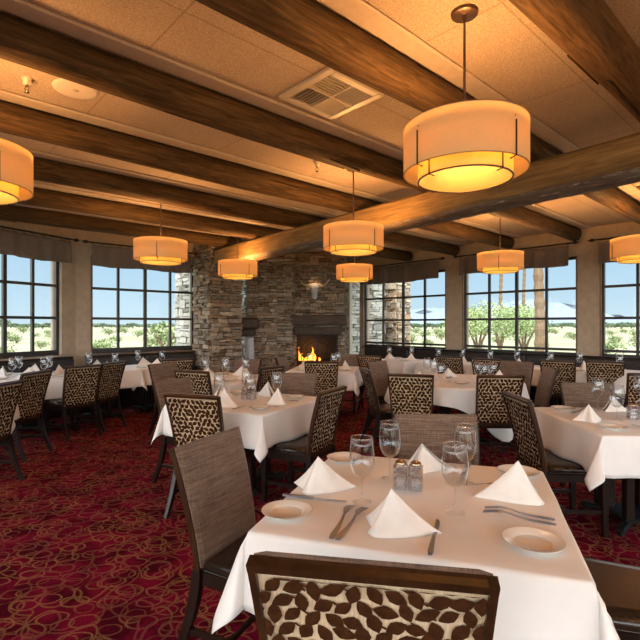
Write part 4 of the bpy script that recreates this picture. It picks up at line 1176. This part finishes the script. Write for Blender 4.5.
def palm(px, d, r, h, lb, seed):
    root = thing('palm_tree', lb, 'palm tree', ground_at(px, d)); rnd = random.Random(seed)
    mb = MB(); n = int(h / .28); mb.tube([(.04 * sin(i * .3), 0, h * i / n) for i in range(n + 1)], [r * (1.12 if i % 2 else .92) * (1.1 - .2 * i / n) for i in range(n + 1)], 12, smooth=False)
    mb.build('trunk', M['palmtrunk'], root)
    for k in range(16):
        a = k * 2.4; e = rnd.uniform(-.5, .9); L = 2.0; mb = MB(); pp = []
        for i in range(9):
            t = i / 8; pp.append(V(cos(a) * L * t * cos(e * .6), sin(a) * L * t * cos(e * .6), h + L * (t * sin(e) - .55 * t * t)))
        mb.tube(pp, [.03 * (1 - .9 * i / 8) for i in range(9)], 4)
        for i in range(1, 9):
            for s_ in (-1, 1):
                for q in (0, .5):
                    b = pp[i - 1].lerp(pp[i], q); d_ = V(-sin(a) * s_, cos(a) * s_, -.5) * .45 + V(cos(a), sin(a), 0) * .25
                    mb.add([b, b + d_ * .5 + V(cos(a) * .03, sin(a) * .03, 0), b + d_], [(0, 1, 2)])
        mb.build('frond', M['shrub'], root)
palm(539, 20, .19, 6.5, 'thick-trunked palm seen through the palm-view window', 1)
palm(501, 46, .16, 11, 'slender distant palm, left of two beyond the palo verde', 2)
palm(524, 52, .16, 12, 'slender distant palm beside the thick palm trunk', 3)

# ------------------------------------------------------------------ world, sun, camera
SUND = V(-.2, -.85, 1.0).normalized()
w = bpy.data.worlds.new('world'); S.world = w; w.use_nodes = True; nt = w.node_tree; nt.nodes.clear()
out = nt.nodes.new('ShaderNodeOutputWorld'); bg = nt.nodes.new('ShaderNodeBackground'); tc = nt.nodes.new('ShaderNodeTexCoord'); sx = nt.nodes.new('ShaderNodeSeparateXYZ')
nt.links.new(tc.outputs['Generated'], sx.inputs[0])
nt.links.new(ramp(nt, sx.outputs['Z'], [(0.0, (.56, .70, .78)), (.06, (.47, .65, .78)), (.25, (.30, .52, .75)), (1.0, (.12, .32, .70))]), bg.inputs[0])
bg.inputs[1].default_value = .84
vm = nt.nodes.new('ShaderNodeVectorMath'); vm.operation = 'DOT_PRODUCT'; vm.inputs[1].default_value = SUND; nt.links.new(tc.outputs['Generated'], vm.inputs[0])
fill_glow = mathn(nt, 'MULTIPLY', mathn(nt, 'POWER', mathn(nt, 'MAXIMUM', mathn(nt, 'ADD', mathn(nt, 'MULTIPLY', vm.outputs['Value'], .8), .2), 0.0), 1.6), 5.9)  # extra glow added on the sun side of the sky to fill the interior
bg2 = nt.nodes.new('ShaderNodeBackground'); bg2.inputs[0].default_value = (1, .97, .93, 1); nt.links.new(fill_glow, bg2.inputs[1])
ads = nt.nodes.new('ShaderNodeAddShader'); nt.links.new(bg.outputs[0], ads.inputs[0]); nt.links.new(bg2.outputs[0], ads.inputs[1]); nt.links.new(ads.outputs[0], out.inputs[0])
sl = bpy.data.lights.new('sun', 'SUN'); sl.energy = 1.3; sl.color = (1, .94, .84); sl.angle = R(.6)
so = bpy.data.objects.new('sun', sl); COL.objects.link(so)
sd = SUND; so.rotation_euler = sd.to_track_quat('Z', 'Y').to_euler(); so.location = sd * 50
cam = bpy.data.cameras.new('camera'); co = bpy.data.objects.new('camera', cam); COL.objects.link(co); S.camera = co
co.location = (0, 0, H); co.rotation_euler = (R(90), 0, 0); cam.sensor_width = 36; cam.sensor_fit = 'HORIZONTAL'; cam.lens = 36 * F / 640; cam.shift_y = (HY - 320) / 640; cam.clip_end = 3000; cam.clip_start = .02
vs_ = S.view_settings; vs_.view_transform = 'Standard'; vs_.look = 'None'; vs_.gamma = 1; vs_.use_curve_mapping = False; vs_.exposure = 0.55
